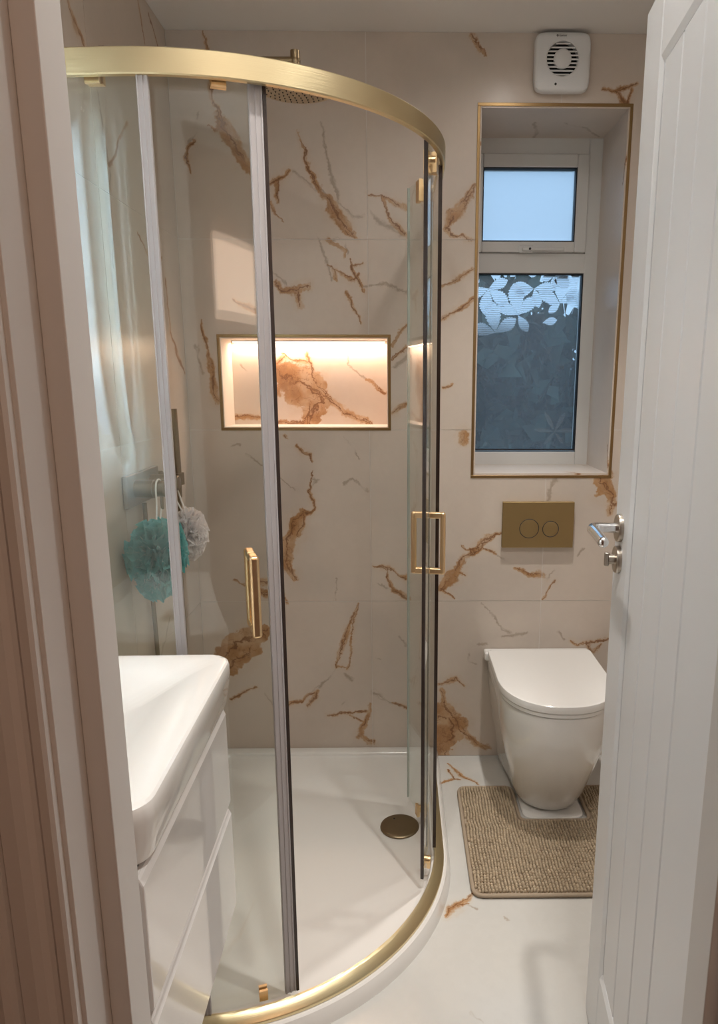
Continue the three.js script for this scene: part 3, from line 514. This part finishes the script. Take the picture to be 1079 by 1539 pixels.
// ------------------------------------------------------------------ shower fittings
{
  const c = V(-0.145, 0, 0.52), t = thing('rain_shower', [-0.598, 2.10, 0.52], 'round brushed brass rain shower head on an arm behind the gold top rail', 'shower head');
  part(t, 'arm', [rod(V(-0.598, 2.098, 0.52), V(-0.15, 2.098, 0.52), 0.010), new THREE.SphereGeometry(0.0125, 16, 12).translate(c.x, 2.098, c.z), rod(V(c.x, 2.120, c.z), V(c.x, 2.060, c.z), 0.0115)], M.brass);
  part(t, 'wall_flange', rod(V(-0.5985, 2.098, 0.52), V(-0.590, 2.098, 0.52), 0.028, 32), M.brass);
  part(t, 'head_plate', new THREE.LatheGeometry([[0, 2.040], [0.090, 2.040], [0.099, 2.042], [0.100, 2.046], [0.096, 2.049], [0.03, 2.055], [0.018, 2.064], [0, 2.065]].map(([a, b]) => new THREE.Vector2(a, b)), 56).translate(c.x, 0, c.z), std({ color: rgb(0.50, 0.43, 0.32), roughness: 0.5, metalness: 1 }));
  const noz = []; for (let r = 0; r < 7; r++) { const n = r ? r * 6 : 1; for (let i = 0; i < n; i++) { const a = i / n * 2 * Math.PI + r; noz.push(new THREE.ConeGeometry(0.0026, 0.004, 6).rotateX(Math.PI).translate(c.x + 0.0138 * r * Math.cos(a), 2.0385, c.z + 0.0138 * r * Math.sin(a))); } }
  part(t, 'nozzles', noz, M.dark).userData.kind = 'stuff';
}
{
  const t = thing('shower_valve', [-0.5985, 1.082, 0.495], 'brushed bronze shower valve with two knobs on the left tiled wall', 'shower valve');
  part(t, 'plate', bx(-0.5985, -0.586, 1.040, 1.124, 0.375, 0.615, 0.003), M.satin);
  for (const z of [0.552, 0.438]) {
    const k = part(t, 'knob', [rod(V(-0.587, 1.084, z), V(-0.540, 1.084, z), 0.024, 32), rod(V(-0.542, 1.084, z), V(-0.512, 1.084, z), 0.0205, 32), rod(V(-0.513, 1.084, z), V(-0.510, 1.084, z), 0.0205, 32, 0.018)], M.satin);
    part(k, 'lever', [rod(V(-0.522, 1.066, z), V(-0.522, 1.034, z), 0.0045, 12), new THREE.SphereGeometry(0.0045, 10, 8).translate(-0.522, 1.034, z)], M.satin);
  }
}
{
  const t = thing('hand_shower', [-0.5985, 1.08, 0.345], 'slim brushed bronze hand shower standing in its wall bracket', 'hand shower');
  part(t, 'bracket', [rod(V(-0.5985, 1.082, 0.345), V(-0.588, 1.082, 0.345), 0.024, 28), rod(V(-0.59, 1.082, 0.345), V(-0.54, 1.082, 0.345), 0.010), rod(V(-0.54, 1.066, 0.345), V(-0.54, 1.100, 0.345), 0.0165, 24)], M.bronze);
  part(t, 'wand', [rod(V(-0.54, 1.098, 0.345), V(-0.545, 1.282, 0.343), 0.0095, 24, 0.0125), rod(V(-0.54, 1.068, 0.345), V(-0.54, 1.030, 0.346), 0.0075, 16)], M.bronze);
  part(t, 'hose', tube([V(-0.54, 1.034, 0.346), V(-0.542, 0.98, 0.348), V(-0.55, 0.78, 0.352), V(-0.553, 0.56, 0.345), V(-0.56, 0.36, 0.37), V(-0.575, 0.27, 0.42), V(-0.585, 0.36, 0.47), V(-0.588, 0.7, 0.488), V(-0.591, 1.036, 0.49)], 0.0062, 120, 10), M.bronze);
}
// bath puffs: discs of netting gathered at the middle, ruffled at the rim
function puff(c, R, sy, seed, discs) {
  const rnd = mulberry(seed), pos = [], idx = [], A = 120, B = 5;
  for (let k = 0; k < discs; k++) {
    const q = new THREE.Quaternion().setFromEuler(new THREE.Euler(rnd() * 6.28, rnd() * 6.28, rnd() * 6.28)), ph = rnd() * 6, f = 9 + Math.floor(rnd() * 7), lift = (rnd() - 0.5) * 0.5, m = pos.length / 3, r0 = R * (0.82 + rnd() * 0.22);
    for (let b = 0; b <= B; b++) for (let a = 0; a <= A; a++) {
      const t = b / B, th = 2 * Math.PI * a / A, r = r0 * (0.10 + 0.90 * t) * (1 + 0.05 * Math.sin(th * 3 + ph)), w = R * (0.20 * t * t * Math.sin(f * th + ph) + 0.10 * t * Math.sin((f * 2 + 1) * th) + lift * t * t + 0.03 * Math.sin(31 * th + b));
      const p = V(r * Math.cos(th), w, r * Math.sin(th)).applyQuaternion(q); pos.push(c.x + p.x * 0.80, c.y + p.y * sy, c.z + p.z);
      if (b && a) { const i = m + b * (A + 1) + a, j = i - A - 1; idx.push(j - 1, j, i, j - 1, i, i - 1); }
    }
  }
  return mesh(pos, null, idx);
}
const net = (r, g, b) => phys({ color: rgb(r, g, b), roughness: 0.9, transmission: 0.4, thickness: 0, side: THREE.DoubleSide });
{
  const t = thing('bath_puff', [-0.522, 0.93, 0.60], 'teal netting bath puff hanging from the shower valve', 'bath puff');
  part(t, 'netting', [puff(V(-0.522, 0.925, 0.615), 0.090, 1.0, 4, 20), puff(V(-0.522, 0.872, 0.630), 0.062, 1.05, 9, 10)], net(0.16, 0.58, 0.60));
  const white = std({ color: rgb(0.82, 0.80, 0.78), roughness: 0.8 });
  part(t, 'cord', [tube([V(-0.522, 1.00, 0.605), V(-0.526, 1.055, 0.582), V(-0.528, 1.084, 0.5765), V(-0.528, 1.1015, 0.569), V(-0.528, 1.1085, 0.552), V(-0.528, 1.1015, 0.535), V(-0.528, 1.084, 0.5275), V(-0.526, 1.055, 0.537), V(-0.521, 0.99, 0.590)], 0.0024, 80, 8)], white, 'white hanging cord');
  const u = thing('bath_puff', [-0.486, 0.945, 0.452], 'white and pale pink netting bath puff hanging behind the teal one', 'bath puff');
  part(u, 'netting', puff(V(-0.486, 0.945, 0.452), 0.060, 1.2, 14, 16), net(0.97, 0.93, 0.93));
  part(u, 'cord', [tube([V(-0.490, 0.985, 0.456), V(-0.520, 1.055, 0.463), V(-0.528, 1.084, 0.4625), V(-0.528, 1.1015, 0.455), V(-0.528, 1.1085, 0.438), V(-0.528, 1.1015, 0.421), V(-0.528, 1.084, 0.4135), V(-0.520, 1.055, 0.419), V(-0.488, 0.985, 0.448)], 0.0024, 80, 8)], white);
}
{
  const t = thing('led_strip', [-0.21, 1.499, -0.13], 'glowing warm LED strip along the top of the shower niche', 'light strip');
  part(t, 'channel', bx(-0.475, 0.052, 1.4925, 1.4975, -0.148, -0.116, 0.001), M.plastic);
  part(t, 'diffuser', bx(-0.472, 0.049, 1.490, 1.4935, -0.143, -0.121), std({ color: rgb(0.9, 0.9, 0.9), emissive: AMBER, emissiveIntensity: 2.5 }));
  const l = new THREE.RectAreaLight(AMBER, LIGHT.niche, 0.52, 0.022); l.position.set(-0.2115, 1.489, -0.132); l.lookAt(-0.2115, 0, -0.132); l.name = 'niche_light'; scene.add(l);
}

// ------------------------------------------------------------------ toilet
{
  const cx = 0.5875, t = thing('toilet', [cx, 0, 0.25], 'white back-to-wall toilet with closed D-shaped seat under the window', 'toilet');
  const D = (y, hw, zr, zf, L, n = 2.25, rr = 0.012) => {  // D outline: straight back and sides, superelliptic front
    const p = [], zs = zf - L;
    for (let i = 0; i <= 6; i++) { const a = Math.PI + (Math.PI / 2) * i / 6; p.push([cx - hw + rr + rr * Math.cos(a), zr + rr + rr * Math.sin(a)]); }
    for (let i = 0; i <= 6; i++) { const a = 1.5 * Math.PI + (Math.PI / 2) * i / 6; p.push([cx + hw - rr + rr * Math.cos(a), zr + rr + rr * Math.sin(a)]); }
    for (let i = 1; i <= 6; i++) p.push([cx + hw, zr + rr + (zs - zr - rr) * i / 6]);
    for (let i = 1; i <= 47; i++) { const a = Math.PI * i / 48, c = Math.cos(a), s = Math.sin(a); p.push([cx + hw * Math.sign(c) * Math.pow(Math.abs(c), 2 / n), zs + L * Math.pow(s, 2 / n)]); }
    for (let i = 6; i >= 1; i--) p.push([cx - hw, zr + rr + (zs - zr - rr) * i / 6]);
    return p.map(([x, z]) => V(x, y, z)).reverse();
  };
  // y, half width at the wall, half width of the front, front edge, length of the rounded front
  const pan = [[0.011, 0.128, 0.092, 0.360, 0.10], [0.020, 0.129, 0.101, 0.370, 0.105], [0.04, 0.131, 0.110, 0.382, 0.11], [0.07, 0.134, 0.120, 0.400, 0.125], [0.12, 0.141, 0.131, 0.426, 0.145], [0.18, 0.151, 0.147, 0.456, 0.17], [0.24, 0.161, 0.160, 0.480, 0.19], [0.31, 0.170, 0.170, 0.496, 0.20], [0.36, 0.174, 0.174, 0.501, 0.205], [0.390, 0.176, 0.176, 0.503, 0.21], [0.397, 0.175, 0.175, 0.501, 0.21], [0.399, 0.170, 0.170, 0.496, 0.205]];
  part(t, 'pan', loft(pan.map(([y, hr, hf, zf, L]) => D(y, hr, 0.002, zf, L, 2.12).map((p) => { const k = smooth(0.02, zf - L * 0.6, p.z); p.x = cx + (p.x - cx) * (hr + (hf - hr) * k) / hr; return p; })), true, true, 0.8), M.ceramic);
  part(t, 'hinge_ledge', bx(cx - 0.188, cx + 0.188, 0.392, 0.424, 0.003, 0.050, 0.008), M.ceramic);
  part(t, 'foot', loft([D(0.0, 0.098, 0.02, 0.400, 0.06, 4.5), D(0.008, 0.097, 0.02, 0.399, 0.06, 4.5), D(0.0105, 0.094, 0.02, 0.395, 0.06, 4.5)], true, true, 0.4), M.ceramic);
  part(t, 'seat', loft([D(0.4005, 0.175, 0.06, 0.500, 0.215), D(0.402, 0.178, 0.058, 0.503, 0.217), D(0.412, 0.178, 0.058, 0.503, 0.217), D(0.4135, 0.176, 0.06, 0.501, 0.216)], true, true, 0.5), M.ceramic);
  part(t, 'lid', loft([D(0.4150, 0.178, 0.058, 0.503, 0.217), D(0.4165, 0.1805, 0.055, 0.506, 0.219), D(0.434, 0.1805, 0.055, 0.506, 0.219), D(0.4375, 0.1795, 0.056, 0.505, 0.2185), D(0.4388, 0.1775, 0.058, 0.503, 0.217), D(0.439, 0.174, 0.0615, 0.4995, 0.215), D(0.4391, 0.160, 0.075, 0.485, 0.205)], true, true, 0.5), M.ceramic);
}
{
  const t = thing('flush_plate', [0.5765, 0.796, 0], 'brushed brass dual flush plate on the tiled wall above the toilet', 'flush plate');
  part(t, 'plate', bx(0.453, 0.699, 0.7965, 0.957, 0.0008, 0.018, 0.0025), M.brassPlate = std({ color: rgb(0.40, 0.29, 0.14), roughness: 0.42, metalness: 1, bumpMap: brush, bumpScale: 0.0002 }));
  const ringG = (x, y, r) => new THREE.TorusGeometry(r, 0.0012, 8, 48).translate(x, y, 0.0180);
  for (const [x, y, r] of [[0.5455, 0.8645, 0.033], [0.6195, 0.8625, 0.0275]]) {
    const b = part(t, 'button', new THREE.LatheGeometry([[0, 0.0032], [r * 0.55, 0.0028], [r - 0.0025, 0.0018], [r - 0.0012, 0.0005], [r - 0.0012, -0.004]].reverse().map(([a, c]) => new THREE.Vector2(a, c)), 48).rotateX(Math.PI / 2).translate(x, y, 0.0168), M.brassPlate);
    part(b, 'groove', ringG(x, y, r), M.dark);
  }
}
{
  const x0 = 0.508, x1 = 0.677, y0 = 2.218, y1 = 2.381, cx = 0.5915, cy = 2.307, Z = 0.034;
  const t = thing('extractor_fan', [cx, y0, 0], 'white square extractor fan with round grille on the wall above the window', 'extractor fan');
  const out = (d, z) => Array.from({ length: 96 }, (_, i) => { const a = 2 * Math.PI * i / 96, c = Math.cos(a), s = Math.sin(a), n = 7; return V((x0 + x1) / 2 + ((x1 - x0) / 2 - d) * Math.sign(c) * Math.pow(Math.abs(c), 2 / n), (y0 + y1) / 2 + ((y1 - y0) / 2 - d) * Math.sign(s) * Math.pow(Math.abs(s), 2 / n), z); });
  const circ = (r, z) => Array.from({ length: 96 }, (_, i) => { const a = 2 * Math.PI * i / 96; return V(cx + r * Math.cos(a), cy + r * Math.sin(a), z); });
  part(t, 'cover', loft([out(0.006, 0.001), out(0.002, 0.004), out(0, 0.010), out(0, 0.022), out(0.002, 0.028), out(0.007, 0.0325), out(0.014, Z), circ(0.0515, Z + 0.0008), circ(0.0475, Z - 0.002), circ(0.047, Z - 0.022)], true, true, 0.55), M.plastic);
  part(t, 'duct', rod(V(cx, cy, Z - 0.0225), V(cx, cy, Z - 0.0215), 0.0468, 48), M.black);
  const N = 9, H = 0.094;
  for (let i = 0; i < N; i++) { const y = cy - H / 2 + H * (i + 0.5) / N, w = Math.sqrt(Math.max(0, 0.0474 ** 2 - (y - cy) ** 2)); const g = new RoundedBoxGeometry(2 * w, 0.0040, 0.010, 1, 0.0012); g.rotateX(0.5); part(t, 'slat', g.translate(cx, y, Z - 0.006), M.plastic); }
  part(t, 'hub', new THREE.LatheGeometry([[0, 0.004], [0.018, 0.0034], [0.0255, 0.001], [0.0268, -0.003], [0.0262, -0.012]].reverse().map(([a, b]) => new THREE.Vector2(a, b)), 48).rotateX(Math.PI / 2).translate(cx, cy, Z), M.plastic);
  part(t, 'indicator', new THREE.CylinderGeometry(0.0042, 0.0042, 0.0015, 4).rotateX(Math.PI / 2).translate(0.5725, 2.237, Z + 0.0006), M.dark);
  const cv = document.createElement('canvas'); cv.width = 512; cv.height = 96; const g = cv.getContext('2d'); g.fillStyle = '#000'; g.fillRect(0, 0, 512, 96); g.fillStyle = '#fff'; g.beginPath(); g.arc(48, 48, 38, 0, 7); g.fill(); g.fillStyle = '#000'; g.fillRect(30, 43, 36, 9); g.fillRect(43, 30, 9, 36); g.fillStyle = '#fff'; g.font = 'bold 84px sans-serif'; g.fillText('Xpelair', 104, 77);
  const a = new THREE.CanvasTexture(cv);
  part(t, 'brand_print', new THREE.PlaneGeometry(0.042, 0.0079).translate(0.590, 2.3675, Z + 0.0012), std({ color: rgb(0.08, 0.08, 0.09), roughness: 0.6, alphaMap: a, alphaTest: 0.5 }));
}

// ------------------------------------------------------------------ bath mat: chenille nubs on a bound base, cut out round the toilet foot
{
  const t = thing('bath_mat', [0.54, 0, 0.48], 'beige chenille pedestal mat on the floor round the toilet foot', 'bath mat');
  const X0 = 0.297, X1 = 0.875, Z0 = 0.222, Z1 = 0.735, C = [0.477, 0.698, 0.408];
  const s = new THREE.Shape(), r = 0.03, q = 0.025;
  s.moveTo(X0 + r, Z1); s.lineTo(X1 - r, Z1); s.quadraticCurveTo(X1, Z1, X1, Z1 - r); s.lineTo(X1, Z0 + r); s.quadraticCurveTo(X1, Z0, X1 - r, Z0); s.lineTo(C[1] + r, Z0); s.quadraticCurveTo(C[1], Z0, C[1], Z0 + r);
  s.lineTo(C[1], C[2] - q); s.quadraticCurveTo(C[1], C[2], C[1] - q, C[2]); s.lineTo(C[0] + q, C[2]); s.quadraticCurveTo(C[0], C[2], C[0], C[2] - q); s.lineTo(C[0], Z0 + r); s.quadraticCurveTo(C[0], Z0, C[0] - r, Z0); s.lineTo(X0 + r, Z0); s.quadraticCurveTo(X0, Z0, X0, Z0 + r); s.lineTo(X0, Z1 - r); s.quadraticCurveTo(X0, Z1, X0 + r, Z1);
  const cloth = std({ color: rgb(0.38, 0.30, 0.22), roughness: 0.95 }), outline = s.getPoints(10);
  part(t, 'base', new THREE.ExtrudeGeometry(s, { depth: 0.006, bevelEnabled: false }).rotateX(Math.PI / 2).translate(0, 0.0068, 0), cloth);
  part(t, 'binding', tube(outline.filter((p, i) => !i || p.distanceTo(outline[i - 1]) > 1e-4).slice(0, -1).map((p) => V(p.x, 0.0075, p.y)), 0.0058, 700, 8, true), cloth);
  const inside = (x, z) => x > X0 + 0.008 && x < X1 - 0.008 && z > Z0 + 0.008 && z < Z1 - 0.010 && !(x > C[0] - 0.008 && x < C[1] + 0.008 && z < C[2] + 0.008) && !(x < X0 + r && z > Z1 - r && Math.hypot(x - X0 - r, z - Z1 + r) > r - 0.006) && !(x < X0 + r && z < Z0 + r && Math.hypot(x - X0 - r, z - Z0 - r) > r - 0.006);
  const R = mulberry(77), at = [], sx = 0.0092, sz = 0.0098;
  for (let z = Z0; z < Z1; z += sz) for (let x = X0; x < X1; x += sx) { const u = x + (fbm(x * 22, z * 22, 2) - 0.5) * 0.007, v = z + (fbm(x * 20 + 9, z * 20, 2) - 0.5) * 0.008; if (inside(u, v)) at.push([u, v]); }
  const nub = new THREE.SphereGeometry(0.0053, 8, 6), im = new THREE.InstancedMesh(nub, std({ color: rgb(1, 1, 1), roughness: 0.95 }), at.length), m = new THREE.Matrix4(), qq = new THREE.Quaternion(), c = new THREE.Color();
  at.forEach(([x, z], i) => {
    qq.setFromEuler(new THREE.Euler((R() - 0.5) * 0.5, (R() - 0.5) * 0.7, (R() - 0.5) * 0.5)); m.compose(V(x - 0.54, 0.0098 + (R() - 0.5) * 0.0022, z - 0.48), qq, V(0.80 + R() * 0.14, 1.20 + R() * 0.45, 0.80 + R() * 0.14)); im.setMatrixAt(i, m);
    const g = 0.90 + 0.2 * R(); c.setRGB(0.47 * g, 0.375 * g, 0.262 * g); im.setColorAt(i, c);
  });
  im.name = 'pile'; im.userData.kind = 'stuff'; im.castShadow = im.receiveShadow = true; t.add(im);
}

// ------------------------------------------------------------------ vanity and basin
{
  const y0 = 0.385, F = -0.214, zA = 1.212, zB = 1.655;
  const t = thing('vanity_unit', [-0.597, y0, 1.19], 'wall-hung white gloss vanity unit with two drawers under the basin', 'vanity unit');
  part(t, 'carcass', bx(-0.594, F - 0.022, y0 + 0.004, 0.786, zA + 0.002, zB - 0.002, 0.002), M.gloss);
  // a drawer front: flat gloss face whose top edge is chamfered back as a finger pull
  const drawer = (b, h) => {
    const prof = [[F - 0.020, b], [F - 0.003, b], [F, b + 0.003], [F, h - 0.012], [F - 0.004, h - 0.003], [F - 0.007, h], [F - 0.013, h], [F - 0.020, h - 0.030]];
    const sh = new THREE.Shape(prof.map(([x, y]) => new THREE.Vector2(x, y)));
    return part(t, 'drawer', new THREE.ExtrudeGeometry(sh, { depth: zB - zA - 0.006, bevelEnabled: true, bevelSize: 0.002, bevelThickness: 0.003, bevelSegments: 2, bevelOffset: -0.002 }).translate(0, 0, zA + 0.003), M.gloss);
  };
  drawer(0.600, 0.787); drawer(y0, 0.588);
  t.rotation.y = 0.022;
  const b = thing('wash_basin', [-0.597, 0.79, 1.178], 'glossy white ceramic basin with rounded corners on the vanity unit', 'basin');
  const cx = -0.400, cz = 1.420, ring = (dx, y, rc, ex = 0) => {
    const hx = 0.197 - dx, hz = 0.241 - dx, p = [];
    for (const [sx, sz, a0] of [[1, 1, 0], [-1, 1, Math.PI / 2], [-1, -1, Math.PI], [1, -1, 1.5 * Math.PI]]) for (let i = 0; i <= 10; i++) { const a = a0 + (Math.PI / 2) * i / 10, k = sx < 0 ? Math.min(rc, 0.01 + ex) : rc; p.push(V(cx + ex + sx * (hx - k) + k * Math.cos(a), y, cz + sz * (hz - k) + k * Math.sin(a))); }
    return p.reverse();
  };
  const rr = [[0.030, 0.790, 0.030], [0.016, 0.7905, 0.034], [0.009, 0.796, 0.036], [0.004, 0.820, 0.038], [0, 0.850, 0.040], [0, 0.8685, 0.040], [0.0018, 0.8735, 0.039], [0.0052, 0.8760, 0.037], [0.011, 0.8765, 0.034], [0.030, 0.8755, 0.030], [0.055, 0.870, 0.034], [0.085, 0.860, 0.040], [0.115, 0.848, 0.045], [0.145, 0.840, 0.03]].map((q) => ring(...q));
  part(b, 'bowl', loft(rr, true, true, 0.5), M.ceramic);
  part(b, 'waste', new THREE.LatheGeometry([[0, 0.0035], [0.020, 0.003], [0.030, 0.001], [0.031, -0.001]].reverse().map(([a, c]) => new THREE.Vector2(a, c)), 40).translate(cx, 0.8405, cz), M.brass);
  b.rotation.y = 0.022;
}
// backlit mirror over the basin, seen only as a reflection in the shower glass
{
  const zc = 1.586, yl = 1.475, yh = 1.80, t = thing('backlit_mirror', [-0.6, 1.165, zc], 'tall oval mirror with a cool white halo, glimpsed reflected in the left shower glass', 'mirror');
  const oval = (hw, d, x) => { const p = [], hv = 0.31 - d; for (let i = 0; i <= 28; i++) { const a = Math.PI * i / 28; p.push(V(x, yh + (hv - 0.12) * Math.sin(a), zc + hw * Math.cos(a))); } for (let i = 0; i <= 28; i++) { const a = Math.PI + Math.PI * i / 28; p.push(V(x, yl + hv * Math.sin(a), zc + hw * Math.cos(a))); } return p.reverse(); };
  part(t, 'back_box', loft([oval(0.055, 0.07, -0.5985), oval(0.055, 0.07, -0.5525)], true, true, 0.5), M.plastic);
  part(t, 'mirror_glass', loft([oval(0.103, 0.002, -0.552), oval(0.105, 0, -0.550), oval(0.105, 0, -0.547), oval(0.103, 0.002, -0.545)], true, true, 0.4), M.mirror);
  const glow = std({ color: rgb(0.9, 0.9, 0.9), emissive: COOL, emissiveIntensity: 2.0 });
  part(t, 'led_strip', tube(oval(0.080, 0.028, -0.557), 0.0035, 160, 6, true), glow);
  for (const [z, y, h, w] of [[zc - 0.084, 1.64, 0.44, 0.012], [zc + 0.084, 1.64, 0.44, 0.012], [zc, 1.194, 0.012, 0.09], [zc - 0.066, 1.31, 0.16, 0.012], [zc + 0.066, 1.31, 0.16, 0.012]]) {
    const l = new THREE.RectAreaLight(COOL, LIGHT.mirror, w, h); l.position.set(-0.562, y, z); l.lookAt(-2, y, z); l.name = 'mirror_light'; scene.add(l);
  }
}

// ------------------------------------------------------------------ the open door
{
  const W = 0.60, H0 = 0.008, H1 = 1.946, d = new THREE.Group(); d.name = numbered('door_1'); d.userData.kind = 'structure'; d.userData.label = 'white cottage door with vertical boards standing open at the right'; base.set(d, V(0, 0, 0)); scene.add(d);
  d.position.set(0.507, 0, 1.08); d.rotation.y = -rad(95.5);   // own axes: x from the free edge to the hinge, z out of the face towards the basin
  const T = 0.035, S0 = 0.112, S1 = 0.505, B1 = 0.20, TOP = 1.832;
  const post = (x0, x1, chL, chR) => { const c = 0.005, p = [[x0, -T], [x1, -T], [x1, chR ? -c : -0.001], [x1 - (chR ? 0.010 : 0.001), 0], [x0 + (chL ? 0.010 : 0.001), 0], [x0, chL ? -c : -0.001]]; return extrudeY(p, H0, H1); };
  part(d, 'stile', post(0, S0, false, true), M.door); part(d, 'stile', post(S1, W, true, false), M.door);
  const railG = (y0, y1, up) => { const c = 0.005, p = [[-T, y0], [0 - (up ? 0 : c), y0], [up ? 0 : 0, up ? y0 : y0 + 0.010], [0, up ? y1 - 0.010 : y1], [up ? -c : 0, y1], [-T, y1]]; const s = new THREE.Shape(p.map(([z, y]) => new THREE.Vector2(z, y))); return new THREE.ExtrudeGeometry(s, { depth: S1 - S0, bevelEnabled: false }).rotateY(Math.PI / 2).scale(1, 1, -1).translate(S0, 0, 0); };
  const flip = (g) => { g = g.clone(); const p = g.attributes.position; for (let i = 0; i < p.count; i += 3) for (const k of [0, 1, 2]) { const a = p.array[(i + 1) * 3 + k]; p.array[(i + 1) * 3 + k] = p.array[(i + 2) * 3 + k]; p.array[(i + 2) * 3 + k] = a; } g.computeVertexNormals(); return g; };
  part(d, 'rail', flip(railG(H0, B1, true)), M.door); part(d, 'rail', flip(railG(TOP, H1, false)), M.door);
  const n = 4, w = (S1 - S0) / n, v = 0.0042;
  for (let i = 0; i < n; i++) { const x0 = S0 + i * w, x1 = x0 + w, q = -0.0055; part(d, 'board', extrudeY([[x0, -T + 0.006], [x1, -T + 0.006], [x1, q - v], [x1 - v, q], [x0 + v, q], [x0, q - v]], B1 - 0.001, TOP + 0.001), M.door); }
  const yL = 1.097, yT = 1.038, s = 0.046;
  const disc = (x, y, r, h) => new THREE.LatheGeometry([[0, h], [r - 0.002, h], [r, h - 0.002], [r, 0]].reverse().map(([a, b]) => new THREE.Vector2(a, b)), 40).rotateX(Math.PI / 2).translate(x, y, 0);
  const handle = part(d, 'door_handle', disc(s, yL, 0.0255, 0.009), M.nickel);
  part(handle, 'lever', [tube([V(s, yL, 0.008), V(s, yL, 0.030), V(s, yL, 0.042), V(s + 0.004, yL, 0.050), V(s + 0.014, yL, 0.054), V(s + 0.045, yL, 0.054), V(s + 0.112, yL - 0.002, 0.053)], 0.0095, 60, 20), new THREE.SphereGeometry(0.0095, 16, 12).translate(s + 0.112, yL - 0.002, 0.053)], M.chrome);
  const turn = part(d, 'thumb_turn', disc(s, yT, 0.0255, 0.009), M.nickel);
  part(turn, 'snib', [rod(V(s, yT, 0.008), V(s, yT, 0.020), 0.009, 24), bx(s - 0.0045, s + 0.0045, yT - 0.013, yT + 0.013, 0.018, 0.027, 0.003)], M.nickel);
  part(d, 'hinge', [0.25, 0.98, 1.72].map((y) => rod(V(W + 0.002, y - 0.05, -T - 0.003), V(W + 0.002, y + 0.05, -T - 0.003), 0.006, 14)), M.chrome);
}

// ------------------------------------------------------------------ lamps
for (const [x, z, power, label] of [[0.47, 0.44, LIGHT.toilet, 'recessed ceiling downlight above the toilet'], [0.49, 1.375, LIGHT.door, 'recessed ceiling downlight above the open door'], [-0.02, 1.39, LIGHT.shower, 'recessed ceiling downlight in front of the shower']]) {
  const t = thing('downlight', [x, CEIL, z], label, 'downlight');
  part(t, 'bezel', new THREE.LatheGeometry([[0.031, 0.006], [0.031, -0.003], [0.040, -0.0045], [0.043, -0.002], [0.043, -0.0005]].map(([a, b]) => new THREE.Vector2(a, b)), 40).translate(x, CEIL, z), M.white);
  part(t, 'lens', new THREE.CylinderGeometry(0.0305, 0.0305, 0.002, 40).translate(x, CEIL - 0.0016, z), std({ color: rgb(0.9, 0.9, 0.9), emissive: WARM, emissiveIntensity: 4 }));
  for (const [k, half, soft] of [[0, 37, 1.0], [1, 82, 0.5]]) {   // the lamp's beam and its wide spill
    const l = new THREE.SpotLight(WARM, power[k], 0, rad(half), soft, 2); l.position.set(x, CEIL - 0.008, z); l.target.position.set(x, 0, z); l.castShadow = true; l.shadow.radius = 1.1; l.shadow.mapSize.set(1024, 1024); l.shadow.bias = -0.0005; l.name = 'downlight_beam'; scene.add(l, l.target);
  }
}
{
  const t = thing('wall_lamp', [0.78, 1.65, 3.2], 'wide linen-shaded wall lamp on the landing, seen as a warm reflection in the shower glass', 'wall lamp');
  part(t, 'shade', bx(0.36, 1.2, 1.64, 2.01, 3.10, 3.19, 0.012), std({ color: rgb(0.8, 0.7, 0.6), roughness: 0.9, emissive: HALL, emissiveIntensity: LIGHT.hall }));
  part(t, 'bracket', bx(0.68, 0.88, 1.78, 1.86, 3.185, 3.1995, 0.003), M.brass);
  const l = new THREE.RectAreaLight(HALL, LIGHT.hall, 0.8, 0.3); l.position.set(0.78, 1.825, 3.095); l.lookAt(0.78, 1.825, 0); l.name = 'wall_lamp_light'; scene.add(l);
}

renderer.render(scene, camera);
